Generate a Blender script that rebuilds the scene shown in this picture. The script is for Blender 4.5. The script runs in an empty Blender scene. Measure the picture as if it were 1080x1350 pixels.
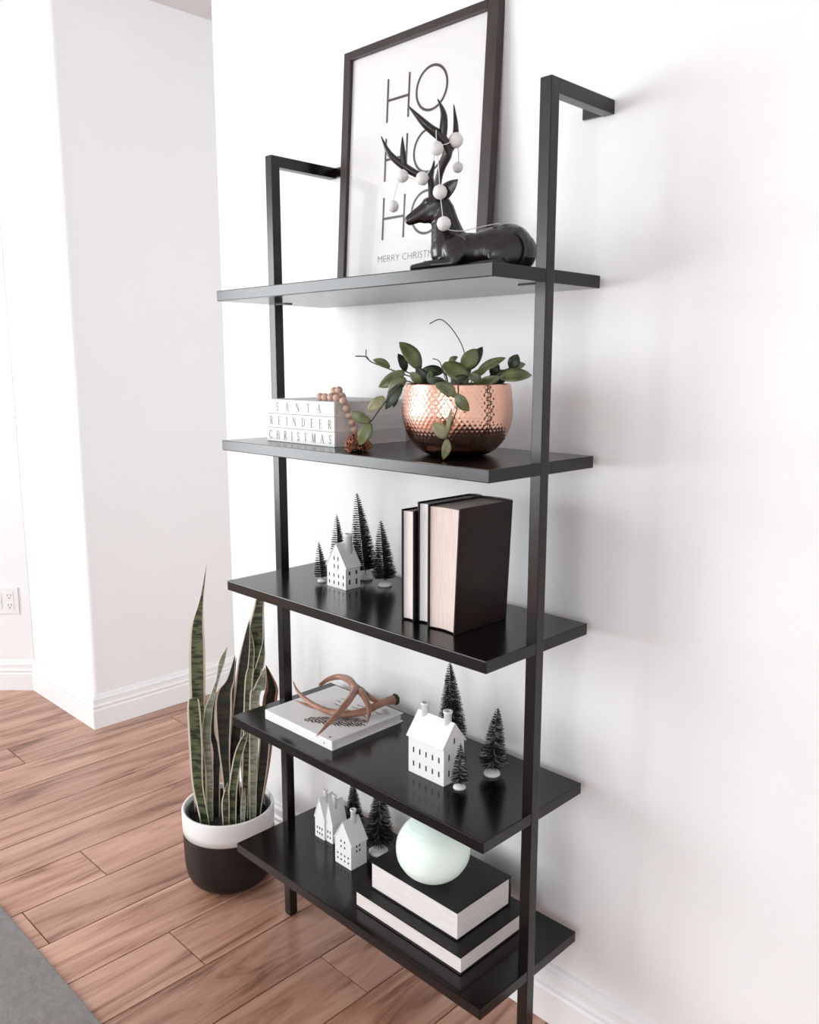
import bpy, bmesh, math, random
from mathutils import Vector, Matrix, Quaternion
random.seed(7)
PI = math.pi
C = bpy.context.scene.collection
SC = bpy.context.scene

# ------------------------------------------------------------------ camera
cam_d = bpy.data.cameras.new('camera')
cam = bpy.data.objects.new('camera', cam_d); C.objects.link(cam)
YAW, PITCH, ROLL, FPX = 0.78031588, -0.17148638, 0.00085209, 1121.06
fwd = Vector((-math.sin(YAW)*math.cos(PITCH), math.cos(YAW)*math.cos(PITCH), math.sin(PITCH)))
rgt = Vector((math.cos(YAW), math.sin(YAW), 0.0)); upv = rgt.cross(fwd)
r2 = rgt*math.cos(ROLL) + upv*math.sin(ROLL); u2 = upv*math.cos(ROLL) - rgt*math.sin(ROLL)
mw = Matrix(((r2.x, u2.x, -fwd.x, 1.23147), (r2.y, u2.y, -fwd.y, -1.36394), (r2.z, u2.z, -fwd.z, 1.38449), (0, 0, 0, 1)))
cam.matrix_world = mw
cam_d.sensor_fit = 'HORIZONTAL'; cam_d.sensor_width = 36.0
cam_d.lens = 36.0*FPX/1080.0
cam_d.clip_start = 0.02
SC.camera = cam

# ------------------------------------------------------------------ light and exposure
SC.view_settings.view_transform = 'Standard'
SC.view_settings.look = 'None'
SC.view_settings.gamma = 1.0
SC.view_settings.use_curve_mapping = False
SC.view_settings.exposure = 0.21
world = bpy.data.worlds.new('daylight'); SC.world = world
world.use_nodes = True
world.node_tree.nodes['Background'].inputs[0].default_value = (0.93, 0.97, 1.0, 1)
world.node_tree.nodes['Background'].inputs[1].default_value = 1.5

def area(name, loc, direction, sx, sy, power, col=(1, 1, 1)):
    d = bpy.data.lights.new(name, 'AREA'); d.shape = 'RECTANGLE'; d.size = sx; d.size_y = sy
    d.energy = power; d.color = col
    o = bpy.data.objects.new(name, d); C.objects.link(o); o.location = loc
    o.rotation_euler = Vector(direction).to_track_quat('-Z', 'Y').to_euler()
    return o
ROOM = dict(x0=-3.3, x1=2.6, y0=-4.2, y1=2.2, z=2.69)
# daylight entering through the three windows of the room
WIN_L = (-4.0, -2.2, 0.50, 2.25)      # on wall_left: y0,y1,z0,z1
WIN_F1 = (-3.2, -2.1, 0.50, 2.25)       # on wall_front: x0,x1,z0,z1
WIN_F2 = (0.8, 2.3, 0.5, 2.35)
HALL_FILL_WIN = (0.4, 1.9, 0.5, 2.35)          # unseen side-room window added to brighten the hallway wall: y0,y1,z0,z1
area('window_daylight_left', (ROOM['x0']-0.02, sum(WIN_L[:2])/2, sum(WIN_L[2:])/2), (1, 0, 0), 1.8, 1.75, 94, (0.935, 0.977, 1.0))
area('window_daylight_front', (sum(WIN_F1[:2])/2, ROOM['y0']-0.02, sum(WIN_F1[2:])/2), (0, 1, 0), 1.1, 1.75, 30, (0.935, 0.977, 1.0))
area('window_daylight_right', (sum(WIN_F2[:2])/2, ROOM['y0']-0.02, sum(WIN_F2[2:])/2), (0, 1, 0), 1.5, 1.85, 24, (0.935, 0.977, 1.0))
area('hall_fill_light', (ROOM['x1']+0.02, sum(HALL_FILL_WIN[:2])/2, sum(HALL_FILL_WIN[2:])/2), (-1, 0, 0), 1.5, 1.85, 40, (0.935, 0.977, 1.0))  # added fill lamp at the unseen side-room window, for the hallway wall

# ------------------------------------------------------------------ helpers
class MB:
    """collects geometry for one mesh object"""
    def __init__(self):
        self.v = []; self.f = []; self.uv = []; self.sm = []
    def add(self, vs, fs, smooth=False, uvs=None):
        o = len(self.v); self.v += [tuple(p) for p in vs]
        for f in fs:
            self.f.append(tuple(i+o for i in f)); self.sm.append(smooth)
        self.uv += list(uvs) if uvs else [(0.0, 0.0)]*len(vs)
        return self
    def box(self, lo, hi, c=0.0):
        x0, y0, z0 = lo; x1, y1, z1 = hi
        if c <= 0:
            vs = [(x, y, z) for z in (z0, z1) for y in (y0, y1) for x in (x0, x1)]
            return self.add(vs, [(0, 2, 3, 1), (4, 5, 7, 6), (0, 1, 5, 4), (2, 6, 7, 3), (0, 4, 6, 2), (1, 3, 7, 5)])
        bm = bmesh.new(); bmesh.ops.create_cube(bm, size=1)
        for v in bm.verts:
            v.co = Vector((x0 if v.co.x < 0 else x1, y0 if v.co.y < 0 else y1, z0 if v.co.z < 0 else z1))
        bmesh.ops.bevel(bm, geom=list(bm.edges), offset=c, segments=2, profile=0.6, affect='EDGES')
        return self.bm(bm)
    def bm(self, bm, smooth=False):
        bm.verts.index_update()
        self.add([v.co for v in bm.verts], [[l.vert.index for l in f.loops] for f in bm.faces], smooth); bm.free(); return self
    def tube(self, pts, rad, n=8, caps=True, smooth=True, squash=1.0):
        pts = [Vector(p) for p in pts]
        if not hasattr(rad, '__len__'): rad = [rad]*len(pts)
        vs = []; fs = []
        up = None
        for i, p in enumerate(pts):
            t = (pts[min(i+1, len(pts)-1)] - pts[max(i-1, 0)]).normalized()
            if up is None:
                up = Vector((0, 0, 1)) if abs(t.z) < 0.9 else Vector((1, 0, 0))
            a = (up - t*up.dot(t)).normalized(); b = t.cross(a); up = a
            for k in range(n):
                an = 2*PI*k/n
                vs.append(p + a*math.cos(an)*rad[i] + b*math.sin(an)*rad[i]*squash)
        for i in range(len(pts)-1):
            for k in range(n):
                k2 = (k+1) % n
                fs.append((i*n+k, i*n+k2, (i+1)*n+k2, (i+1)*n+k))
        if caps:
            fs.append(tuple(range(n-1, -1, -1))); m = (len(pts)-1)*n; fs.append(tuple(range(m, m+n)))
        return self.add(vs, fs, smooth)
    def lathe(self, prof, n=48, center=(0, 0, 0), smooth=True, dr=None):
        cx, cy, cz = center; vs = []; fs = []
        for j, (r, z) in enumerate(prof):
            for k in range(n):
                a = 2*PI*k/n; rr = r + (dr(a, j) if dr else 0)
                vs.append((cx+rr*math.cos(a), cy+rr*math.sin(a), cz+z))
        for j in range(len(prof)-1):
            for k in range(n):
                k2 = (k+1) % n
                fs.append((j*n+k, j*n+k2, (j+1)*n+k2, (j+1)*n+k))
        if prof[0][0] > 1e-6: fs.append(tuple(range(n-1, -1, -1)))
        if prof[-1][0] > 1e-6: fs.append(tuple(range((len(prof)-1)*n, len(prof)*n)))
        return self.add(vs, fs, smooth)
    def prism(self, poly, d0, d1, axis='y'):
        """poly in (a, z); extruded along axis"""
        n = len(poly); vs = []
        for d in (d0, d1):
            for a, z in poly:
                vs.append((a, d, z) if axis == 'y' else (d, a, z))
        fs = [tuple(range(n)), tuple(range(2*n-1, n-1, -1))] + [(i, (i+1) % n + 0, (i+1) % n + n, i+n) for i in range(n)]
        return self.add(vs, fs)
    def sphere(self, c, r, n=14, m=9, scale=(1, 1, 1)):
        prof = [(math.sin(PI*j/m), -math.cos(PI*j/m)) for j in range(m+1)]
        vs = []; fs = []
        for pr, pz in prof:
            for k in range(n):
                a = 2*PI*k/n
                vs.append((c[0]+r*pr*math.cos(a)*scale[0], c[1]+r*pr*math.sin(a)*scale[1], c[2]+r*pz*scale[2]))
        for j in range(m):
            for k in range(n):
                k2 = (k+1) % n; fs.append((j*n+k, j*n+k2, (j+1)*n+k2, (j+1)*n+k))
        return self.add(vs, fs, True)
    def mesh(self, name, mat):
        me = bpy.data.meshes.new(name)
        me.from_pydata(self.v, [], self.f)
        me.polygons.foreach_set('use_smooth', self.sm)
        if any(u != (0.0, 0.0) for u in self.uv):
            ul = me.uv_layers.new(name='UVMap')
            for l in me.loops: ul.data[l.index].uv = self.uv[l.vertex_index]
        bm = bmesh.new(); bm.from_mesh(me)
        bmesh.ops.remove_doubles(bm, verts=bm.verts, dist=1e-7)
        bmesh.ops.recalc_face_normals(bm, faces=bm.faces); bm.to_mesh(me); bm.free()
        if mat: me.materials.append(mat)
        return me
    def build(self, name, mat, parent=None, **props):
        o = bpy.data.objects.new(name, self.mesh(name, mat)); C.objects.link(o)
        if parent: o.parent = parent
        for k, v in props.items(): o[k] = v
        return o

def thing(name, label, cat, loc=(0, 0, 0), rz=0, group=None):
    o = bpy.data.objects.new(name, None); C.objects.link(o)
    o.empty_display_size = 0.05
    o.location = loc; o.rotation_euler = (0, 0, rz); o['label'] = label; o['category'] = cat
    if group: o['group'] = group
    return o
def tag(o, label, cat, group=None):
    o['label'] = label; o['category'] = cat
    if group: o['group'] = group
    return o
def struct(o, label, cat):
    o['kind'] = 'structure'; o['label'] = label; o['category'] = cat; return o

# ------------------------------------------------------------------ materials
def new_mat(name):
    m = bpy.data.materials.new(name); m.use_nodes = True
    return m, m.node_tree, m.node_tree.nodes['Principled BSDF']
def pmat(name, col, rough=0.5, metal=0.0, var=0.0, vscale=30.0, bump=0.0, bscale=200.0, spec=0.5, coat=0.0, col2=None, stretch=None, emis=None):
    m, nt, b = new_mat(name); N = nt.nodes; L = nt.links
    b.inputs['Roughness'].default_value = rough; b.inputs['Metallic'].default_value = metal
    b.inputs['Specular IOR Level'].default_value = spec; b.inputs['Coat Weight'].default_value = coat
    b.inputs['Base Color'].default_value = (*col, 1)
    if var or col2 or bump:
        tc = N.new('ShaderNodeTexCoord'); mp = N.new('ShaderNodeMapping'); L.new(tc.outputs['Object'], mp.inputs[0])
        if stretch: mp.inputs['Scale'].default_value = stretch
    if var or col2:
        nz = N.new('ShaderNodeTexNoise'); nz.inputs['Scale'].default_value = vscale; nz.inputs['Detail'].default_value = 5
        L.new(mp.outputs[0], nz.inputs['Vector'])
        rp = N.new('ShaderNodeValToRGB'); L.new(nz.outputs['Fac'], rp.inputs[0])
        c2 = col2 or tuple(max(0, x*(1-var)) for x in col)
        rp.color_ramp.elements[0].position = 0.3; rp.color_ramp.elements[1].position = 0.7
        rp.color_ramp.elements[0].color = (*c2, 1); rp.color_ramp.elements[1].color = (*col, 1)
        L.new(rp.outputs[0], b.inputs['Base Color'])
    if bump:
        nb = N.new('ShaderNodeTexNoise'); nb.inputs['Scale'].default_value = bscale; nb.inputs['Detail'].default_value = 4
        L.new(mp.outputs[0], nb.inputs['Vector'])
        bp = N.new('ShaderNodeBump'); bp.inputs['Strength'].default_value = bump; bp.inputs['Distance'].default_value = 0.002
        L.new(nb.outputs['Fac'], bp.inputs['Height']); L.new(bp.outputs[0], b.inputs['Normal'])
    return m

M = {}
M['wall'] = pmat('white_wall_paint', (0.86, 0.86, 0.865), 0.55, var=0.015, vscale=3, bump=0.05, bscale=250)
M['ceil'] = pmat('white_ceiling_paint', (0.82, 0.82, 0.825), 0.8, var=0.015, vscale=3, bump=0.1, bscale=120)
M['trim'] = pmat('white_trim_gloss', (0.87, 0.87, 0.875), 0.35, var=0.01, vscale=4)
M['subfloor'] = pmat('dark_plank_joint', (0.05, 0.03, 0.024), 0.8, var=0.2)
M['black'] = pmat('black_satin_metal', (0.0056, 0.0027, 0.0023), 0.22, var=0.15, vscale=12, bump=0.02, bscale=600, spec=0.46)
M['board'] = pmat('black_satin_wood', (0.0045, 0.0022, 0.0019), 0.185, var=0.25, vscale=8, bump=0.03, bscale=300, spec=0.40, stretch=(0.15, 1, 1))
M['frame'] = pmat('dark_brown_wood_frame', (0.034, 0.019, 0.017), 0.42, var=0.4, vscale=60, stretch=(0.3, 0.3, 0.3))
M['paper'] = pmat('white_print_paper', (0.86, 0.855, 0.85), 0.5, var=0.01)
M['ink'] = pmat('dark_brown_ink', (0.03, 0.02, 0.02), 0.6, var=0.1)
M['inkgrey'] = pmat('grey_ink', (0.11, 0.10, 0.10), 0.6, var=0.1)
M['spine_ink'] = pmat('taupe_ink', (0.16, 0.13, 0.12), 0.6, var=0.1)
M['deer'] = pmat('dark_bronze_resin', (0.010, 0.0065, 0.006), 0.22, var=0.2, vscale=40, bump=0.03, bscale=150, spec=0.6)
M['pom'] = pmat('white_felt', (0.85, 0.84, 0.83), 0.95, var=0.04, vscale=300, bump=0.6, bscale=900)
M['thread'] = pmat('white_thread', (0.8, 0.79, 0.77), 0.9, var=0.05)
M['bookwhite'] = pmat('white_book_cloth', (0.84, 0.835, 0.83), 0.55, var=0.02, vscale=80)
M['bookside'] = pmat('white_box_side', (0.70, 0.69, 0.685), 0.6, var=0.03, vscale=80)
def page_mat(name, col, col2, axis_scale):
    return pmat(name, col, 0.8, col2=col2, vscale=40, stretch=axis_scale, bump=0.25, bscale=60)
M['pages_up_w'] = page_mat('white_page_edges_upright', (0.84, 0.83, 0.82), (0.74, 0.72, 0.70), (14, 0.4, 0.4))
M['pages_up_c'] = page_mat('cream_page_edges_upright', (0.80, 0.69, 0.64), (0.66, 0.52, 0.47), (14, 0.4, 0.4))
M['pages_up_l'] = page_mat('ivory_page_edges_upright', (0.82, 0.76, 0.72), (0.72, 0.64, 0.60), (14, 0.4, 0.4))
M['pages_flat'] = page_mat('white_page_edges_flat', (0.80, 0.77, 0.76), (0.68, 0.63, 0.61), (0.4, 0.4, 14))
M['pages_flat2'] = page_mat('cream_page_edges_flat', (0.80, 0.74, 0.71), (0.70, 0.62, 0.58), (0.4, 0.4, 14))
M['coverblack'] = pmat('black_book_cloth', (0.006, 0.005, 0.005), 0.42, var=0.2, vscale=120, bump=0.08, bscale=900, spec=0.35)
M['coverbrown'] = pmat('dark_brown_leather_cover', (0.020, 0.011, 0.0095), 0.42, var=0.3, vscale=25, bump=0.06, bscale=500, spec=0.25)
M['ceramic'] = pmat('white_glazed_ceramic', (0.86, 0.86, 0.86), 0.3, var=0.015, vscale=30, coat=0.3)
M['hole_shade'] = pmat('painted_opening_shade', (0.03, 0.03, 0.034), 0.7, var=0.1)  # flat dark colour standing in for the shade inside openings
M['bristle'] = pmat('dark_green_bristle', (0.009, 0.011, 0.010), 0.6, var=0.4, vscale=200)
M['frost'] = pmat('frosted_bristle', (0.55, 0.56, 0.56), 0.7, var=0.1, vscale=200)
M['snow'] = pmat('white_snowy_base', (0.82, 0.82, 0.82), 0.85, var=0.06, vscale=300, bump=0.6, bscale=500)
M['bead'] = pmat('pale_pink_wood_bead', (0.66, 0.46, 0.37), 0.5, col2=(0.52, 0.33, 0.25), vscale=25, stretch=(1, 1, 6))
M['jute'] = pmat('brown_jute_tassel', (0.42, 0.17, 0.095), 0.85, col2=(0.17, 0.06, 0.035), vscale=90)
M['soil'] = pmat('dark_potting_soil', (0.02, 0.015, 0.012), 0.95, var=0.5, vscale=150, bump=1.0, bscale=200)
M['leaf'] = pmat('green_hoya_leaf', (0.19, 0.215, 0.085), 0.33, col2=(0.065, 0.09, 0.034), vscale=35, coat=0.25)
M['leafpale'] = pmat('pale_hoya_leaf', (0.33, 0.32, 0.18), 0.4, col2=(0.2, 0.21, 0.10), vscale=35, coat=0.15)
M['leafdark'] = pmat('dark_hoya_leaf', (0.03, 0.05, 0.02), 0.35, col2=(0.015, 0.026, 0.012), vscale=35, coat=0.15)
M['stem'] = pmat('brown_green_stem', (0.055, 0.045, 0.028), 0.6, var=0.3)
M['antler'] = pmat('brown_antler', (0.52, 0.29, 0.20), 0.34, col2=(0.22, 0.10, 0.06), vscale=26, bump=0.25, bscale=120)
M['burr'] = pmat('dark_antler_burr', (0.05, 0.02, 0.015), 0.6, col2=(0.02, 0.01, 0.008), vscale=90, bump=0.8, bscale=200)
M['potwhite'] = pmat('white_glazed_pot', (0.84, 0.83, 0.825), 0.4, var=0.02, vscale=20)
M['potblack'] = pmat('black_matte_pot', (0.007, 0.0055, 0.0055), 0.42, var=0.2, vscale=30)
M['plastic_dark'] = pmat('dark_nursery_liner', (0.015, 0.014, 0.014), 0.45, var=0.1)
M['rug'] = pmat('grey_woven_rug', (0.27, 0.25, 0.243), 0.95, col2=(0.21, 0.192, 0.185), vscale=60, bump=0.8, bscale=500)
M['plate'] = pmat('white_plastic_plate', (0.84, 0.84, 0.84), 0.35, var=0.01)
M['bookprint'] = pmat('brown_cover_print', (0.16, 0.10, 0.075), 0.6, col2=(0.05, 0.03, 0.03), vscale=60)

def glass_orb_mat():
    m, nt, b = new_mat('pale_mint_frosted_glass_glow')
    N = nt.nodes; L = nt.links
    tc = N.new('ShaderNodeTexCoord'); nz = N.new('ShaderNodeTexNoise'); nz.inputs['Scale'].default_value = 9
    L.new(tc.outputs['Object'], nz.inputs['Vector'])
    rp = N.new('ShaderNodeValToRGB'); L.new(nz.outputs['Fac'], rp.inputs[0])
    rp.color_ramp.elements[0].color = (0.66, 0.83, 0.74, 1); rp.color_ramp.elements[1].color = (0.84, 0.91, 0.87, 1)
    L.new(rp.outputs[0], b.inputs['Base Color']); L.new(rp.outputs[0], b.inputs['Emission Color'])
    b.inputs['Emission Strength'].default_value = 0.22  # faint glow added for the green light reflected onto the book below
    b.inputs['Roughness'].default_value = 0.3; b.inputs['Coat Weight'].default_value = 0.4
    return m
M['orb'] = glass_orb_mat()
def copper_mat():
    m, nt, b = new_mat('hammered_copper')
    N = nt.nodes; L = nt.links
    b.inputs['Metallic'].default_value = 1.0; b.inputs['Roughness'].default_value = 0.17
    tc = N.new('ShaderNodeTexCoord'); nz = N.new('ShaderNodeTexNoise'); nz.inputs['Scale'].default_value = 14
    L.new(tc.outputs['Object'], nz.inputs['Vector'])
    rp = N.new('ShaderNodeValToRGB'); L.new(nz.outputs['Fac'], rp.inputs[0])
    rp.color_ramp.elements[0].color = (0.76, 0.43, 0.32, 1); rp.color_ramp.elements[1].color = (0.88, 0.56, 0.44, 1)
    L.new(rp.outputs[0], b.inputs['Base Color'])
    return m
M['copper'] = copper_mat()
def plank_mat():
    m, nt, b = new_mat('pinkish_brown_wood_plank')
    N = nt.nodes; L = nt.links
    tc = N.new('ShaderNodeTexCoord'); oi = N.new('ShaderNodeObjectInfo')
    ad = N.new('ShaderNodeVectorMath'); ad.operation = 'MULTIPLY_ADD'
    cmb = N.new('ShaderNodeCombineXYZ')
    for i in range(3): L.new(oi.outputs['Random'], cmb.inputs[i])
    L.new(cmb.outputs[0], ad.inputs[0]); ad.inputs[1].default_value = (37, 53, 11); L.new(tc.outputs['Object'], ad.inputs[2])
    def noise(scale, sc, detail=6, rough=0.6, dist=0.0):
        mp = N.new('ShaderNodeMapping'); mp.inputs['Scale'].default_value = sc; L.new(ad.outputs[0], mp.inputs[0])
        n = N.new('ShaderNodeTexNoise'); n.inputs['Scale'].default_value = scale; n.inputs['Detail'].default_value = detail
        n.inputs['Roughness'].default_value = rough; n.inputs['Distortion'].default_value = dist
        L.new(mp.outputs[0], n.inputs['Vector']); return n
    streak = noise(1.0, (16, 1.6, 4), 6, 0.62, 1.1)
    fine = noise(1.0, (110, 4, 10), 4, 0.7)
    blotch = noise(1.0, (5, 2.0, 1), 3, 0.5, 0.4)
    rp = N.new('ShaderNodeValToRGB'); L.new(streak.outputs['Fac'], rp.inputs[0])
    cr = rp.color_ramp
    cr.elements[0].position = 0.33; cr.elements[0].color = (0.205, 0.088, 0.053, 1)
    cr.elements[1].position = 0.66; cr.elements[1].color = (0.64, 0.385, 0.285, 1)
    e = cr.elements.new(0.43); e.color = (0.42, 0.218, 0.147, 1)
    e = cr.elements.new(0.52); e.color = (0.545, 0.308, 0.219, 1)
    mx = N.new('ShaderNodeMixRGB'); mx.blend_type = 'MULTIPLY'; mx.inputs[0].default_value = 0.45
    r2_ = N.new('ShaderNodeValToRGB'); L.new(fine.outputs['Fac'], r2_.inputs[0])
    r2_.color_ramp.elements[0].position = 0.3; r2_.color_ramp.elements[0].color = (0.68, 0.62, 0.58, 1)
    r2_.color_ramp.elements[1].position = 0.65; r2_.color_ramp.elements[1].color = (1, 1, 1, 1)
    L.new(rp.outputs[0], mx.inputs[1]); L.new(r2_.outputs[0], mx.inputs[2])
    mx2 = N.new('ShaderNodeMixRGB'); mx2.blend_type = 'MULTIPLY'; mx2.inputs[0].default_value = 0.55
    r3 = N.new('ShaderNodeValToRGB'); L.new(blotch.outputs['Fac'], r3.inputs[0])
    r3.color_ramp.elements[0].position = 0.3; r3.color_ramp.elements[0].color = (0.74, 0.66, 0.62, 1)
    r3.color_ramp.elements[1].position = 0.6; r3.color_ramp.elements[1].color = (1, 1, 1, 1)
    L.new(mx.outputs[0], mx2.inputs[1]); L.new(r3.outputs[0], mx2.inputs[2])
    mx3 = N.new('ShaderNodeMixRGB'); mx3.blend_type = 'MULTIPLY'; mx3.inputs[0].default_value = 1.0
    mr = N.new('ShaderNodeMapRange'); L.new(oi.outputs['Random'], mr.inputs[0])
    mr.inputs[3].default_value = 0.84; mr.inputs[4].default_value = 1.10
    L.new(mx2.outputs[0], mx3.inputs[1]); L.new(mr.outputs[0], mx3.inputs[2])
    L.new(mx3.outputs[0], b.inputs['Base Color'])
    b.inputs['Roughness'].default_value = 0.27
    bp = N.new('ShaderNodeBump'); bp.inputs['Strength'].default_value = 0.12; bp.inputs['Distance'].default_value = 0.001
    L.new(fine.outputs['Fac'], bp.inputs['Height']); L.new(bp.outputs[0], b.inputs['Normal'])
    return m
M['plank'] = plank_mat()
def snake_mat(name, green, dark, edge, ew):
    m, nt, b = new_mat(name)
    N = nt.nodes; L = nt.links
    tc = N.new('ShaderNodeTexCoord'); sp = N.new('ShaderNodeSeparateXYZ'); L.new(tc.outputs['UV'], sp.inputs[0])
    ab = N.new('ShaderNodeMath'); ab.operation = 'SUBTRACT'; L.new(sp.outputs[0], ab.inputs[0]); ab.inputs[1].default_value = 0.5
    a2 = N.new('ShaderNodeMath'); a2.operation = 'ABSOLUTE'; L.new(ab.outputs[0], a2.inputs[0])
    gt = N.new('ShaderNodeMath'); gt.operation = 'GREATER_THAN'; L.new(a2.outputs[0], gt.inputs[0]); gt.inputs[1].default_value = 0.5-ew
    mp = N.new('ShaderNodeMapping'); mp.inputs['Scale'].default_value = (25, 25, 110); L.new(tc.outputs['Object'], mp.inputs[0])
    nz = N.new('ShaderNodeTexNoise'); nz.inputs['Scale'].default_value = 1.0; nz.inputs['Detail'].default_value = 3; nz.inputs['Distortion'].default_value = 0.7
    L.new(mp.outputs[0], nz.inputs['Vector'])
    rp = N.new('ShaderNodeValToRGB'); L.new(nz.outputs['Fac'], rp.inputs[0])
    rp.color_ramp.elements[0].position = 0.42; rp.color_ramp.elements[0].color = (*dark, 1)
    rp.color_ramp.elements[1].position = 0.58; rp.color_ramp.elements[1].color = (*green, 1)
    mx = N.new('ShaderNodeMixRGB'); L.new(gt.outputs[0], mx.inputs[0]); L.new(rp.outputs[0], mx.inputs[1]); mx.inputs[2].default_value = (*edge, 1)
    L.new(mx.outputs[0], b.inputs['Base Color']); b.inputs['Roughness'].default_value = 0.36
    return m
M['snake'] = snake_mat('banded_snake_plant_leaf', (0.13, 0.15, 0.070), (0.022, 0.030, 0.016), (0.78, 0.69, 0.55), 0.13)
M['snakedark'] = snake_mat('dark_snake_plant_leaf', (0.028, 0.034, 0.018), (0.010, 0.011, 0.009), (0.74, 0.64, 0.52), 0.12)
M['snakepale'] = snake_mat('pale_snake_plant_leaf', (0.32, 0.34, 0.25), (0.16, 0.18, 0.12), (0.72, 0.66, 0.54), 0.10)
M['snakedry'] = snake_mat('dry_brown_snake_plant_leaf', (0.034, 0.026, 0.016), (0.014, 0.011, 0.009), (0.50, 0.24, 0.14), 0.2)

def glass_mat():
    m = bpy.data.materials.new('picture_glass'); m.use_nodes = True
    nt = m.node_tree; N = nt.nodes; L = nt.links
    for n in list(N): N.remove(n)
    out = N.new('ShaderNodeOutputMaterial'); mix = N.new('ShaderNodeMixShader')
    tr = N.new('ShaderNodeBsdfTransparent'); tr.inputs[0].default_value = (0.985, 0.985, 0.985, 1)
    gl = N.new('ShaderNodeBsdfGlossy'); gl.inputs['Roughness'].default_value = 0.05
    mix.inputs[0].default_value = 0.035
    L.new(tr.outputs[0], mix.inputs[1]); L.new(gl.outputs[0], mix.inputs[2])
    L.new(mix.outputs[0], out.inputs[0])
    return m
M['glass'] = glass_mat()

# ------------------------------------------------------------------ the room
X0, X1, Y0, Y1, HZ = ROOM['x0'], ROOM['x1'], ROOM['y0'], ROOM['y1'], ROOM['z']
HX0, HX1 = -1.81, -0.855           # the hallway opening in the back wall
T = 0.12
fl = MB().box((X0-T, Y0-T, -0.06), (X1+T, Y1+T, -0.012)).build('floor', M['subfloor'])
struct(fl, 'brown wood plank floor running from the rug into the hallway', 'floor')
PW = 0.1675
known = {-11: -0.325, -10: 0.243, -6: -0.432, -5: -0.66, -3: -0.434, -1: -0.226,
         -13: -0.75, -12: -0.72, -9: -0.72, -8: -0.74, -7: -0.80, -4: -0.19, -2: 0.1, 0: 0.22, 1: 0.35}   # column index -> y of an end joint
def plank(x0, x1, y0, y1):
    g = 0.0016
    w = (x1-x0)/2-g; h = (y1-y0)/2-g; c = 0.00015
    cx, cy = (x0+x1)/2, (y0+y1)/2
    vs = [(-w, -h, -0.012), (w, -h, -0.012), (w, h, -0.012), (-w, h, -0.012),
          (-w, -h, -c), (w, -h, -c), (w, h, -c), (-w, h, -c),
          (-w+c, -h+c, 0), (w-c, -h+c, 0), (w-c, h-c, 0), (-w+c, h-c, 0)]
    fs = [(0, 1, 5, 4), (1, 2, 6, 5), (2, 3, 7, 6), (3, 0, 4, 7), (4, 5, 9, 8), (5, 6, 10, 9), (6, 7, 11, 10), (7, 4, 8, 11), (8, 9, 10, 11)]
    o = MB().add(vs, fs).build('floor_plank', M['plank'], fl)
    o.location = (cx, cy, 0)
col_first = int(math.floor((X0+0.024)/PW)); col_last = int(math.ceil((X1+0.024)/PW))
rp_ = random.Random(3)
PLEN = 1.22
for k in range(col_first, col_last):
    xa, xb = -0.0235+PW*k, -0.0235+PW*(k+1)
    j = known.get(k, rp_.uniform(-0.9, 0.3))
    while j > Y0: j -= PLEN
    ys = []
    y = j
    while y < Y1+PLEN: ys.append(y); y += PLEN
    for a, b in zip(ys[:-1], ys[1:]):
        a2, b2 = max(a, Y0), min(b, Y1)
        if b2-a2 > 0.02: plank(max(xa, X0), min(xb, X1), a2, b2)

def wall(name, lo, hi, label):
    return struct(MB().box(lo, hi).build(name, M['wall']), label, 'wall')
wall('wall_back', (HX1, 0, 0), (X1+T, T, HZ), 'white wall behind the black ladder shelf')
# hallway left wall with a softly rounded outer corner at the opening
r = 0.018
prof = [(HX0-0.57, -0.012)]
for i in range(7):
    a = -PI/2 + PI/2*i/6
    prof.append((HX0-r+r*math.cos(a), -0.012+r+r*math.sin(a)))
prof += [(HX0, Y1), (HX0-T, Y1), (HX0-T, T), (HX0-0.57, T)]
mbw = MB(); n = len(prof)
mbw.add([(x, y, 0) for x, y in prof]+[(x, y, HZ) for x, y in prof], [(i, (i+1) % n, (i+1) % n+n, i+n) for i in range(n)]+[tuple(range(n)), tuple(range(n, 2*n))])
struct(mbw.build('wall_hall_left', M['wall']), 'white wall corner left of the hallway opening', 'wall')
wall('wall_hall_end', (HX0-T, Y1, 0), (X1+T, Y1+T, HZ), 'white wall at the end of the hallway')
# angled wall with the outlet
A0 = Vector((-2.379, -0.014)); A1 = Vector((X0, -0.014-(A0.x-X0)))
nb = Vector((-1, 1)).normalized()*T
mba = MB(); q = [A0, A1, A1+nb, A0+nb]
mba.add([(p.x, p.y, 0) for p in q]+[(p.x, p.y, HZ) for p in q], [(0, 1, 2, 3), (4, 5, 6, 7), (0, 1, 5, 4), (1, 2, 6, 5), (2, 3, 7, 6), (3, 0, 4, 7)])
struct(mba.build('wall_angled', M['wall']), 'white angled wall with the power outlet at far left', 'wall')
def window(name, axis, pos, w, label):
    a, b, z0, z1 = w; e = bpy.data.objects.new(name, None); C.objects.link(e); struct(e, label, 'window')
    def bar(nm, a_, b_, za, zb, d=0.05):
        mb = MB()
        if axis == 'x': mb.box((pos-0.1, a_, za), (pos-0.1+d, b_, zb), 0.004)
        else: mb.box((a_, pos-0.1, za), (b_, pos-0.1+d, zb), 0.004)
        mb.build(nm, M['trim'], e)
    bar('window_frame', a, b, z0, z0+0.05); bar('window_frame', a, b, z1-0.05, z1)
    bar('window_frame', a, a+0.05, z0+0.05, z1-0.05); bar('window_frame', b-0.05, b, z0+0.05, z1-0.05)
    bar('mullion', (a+b)/2-0.025, (a+b)/2+0.025, z0+0.05, z1-0.05)
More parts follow.
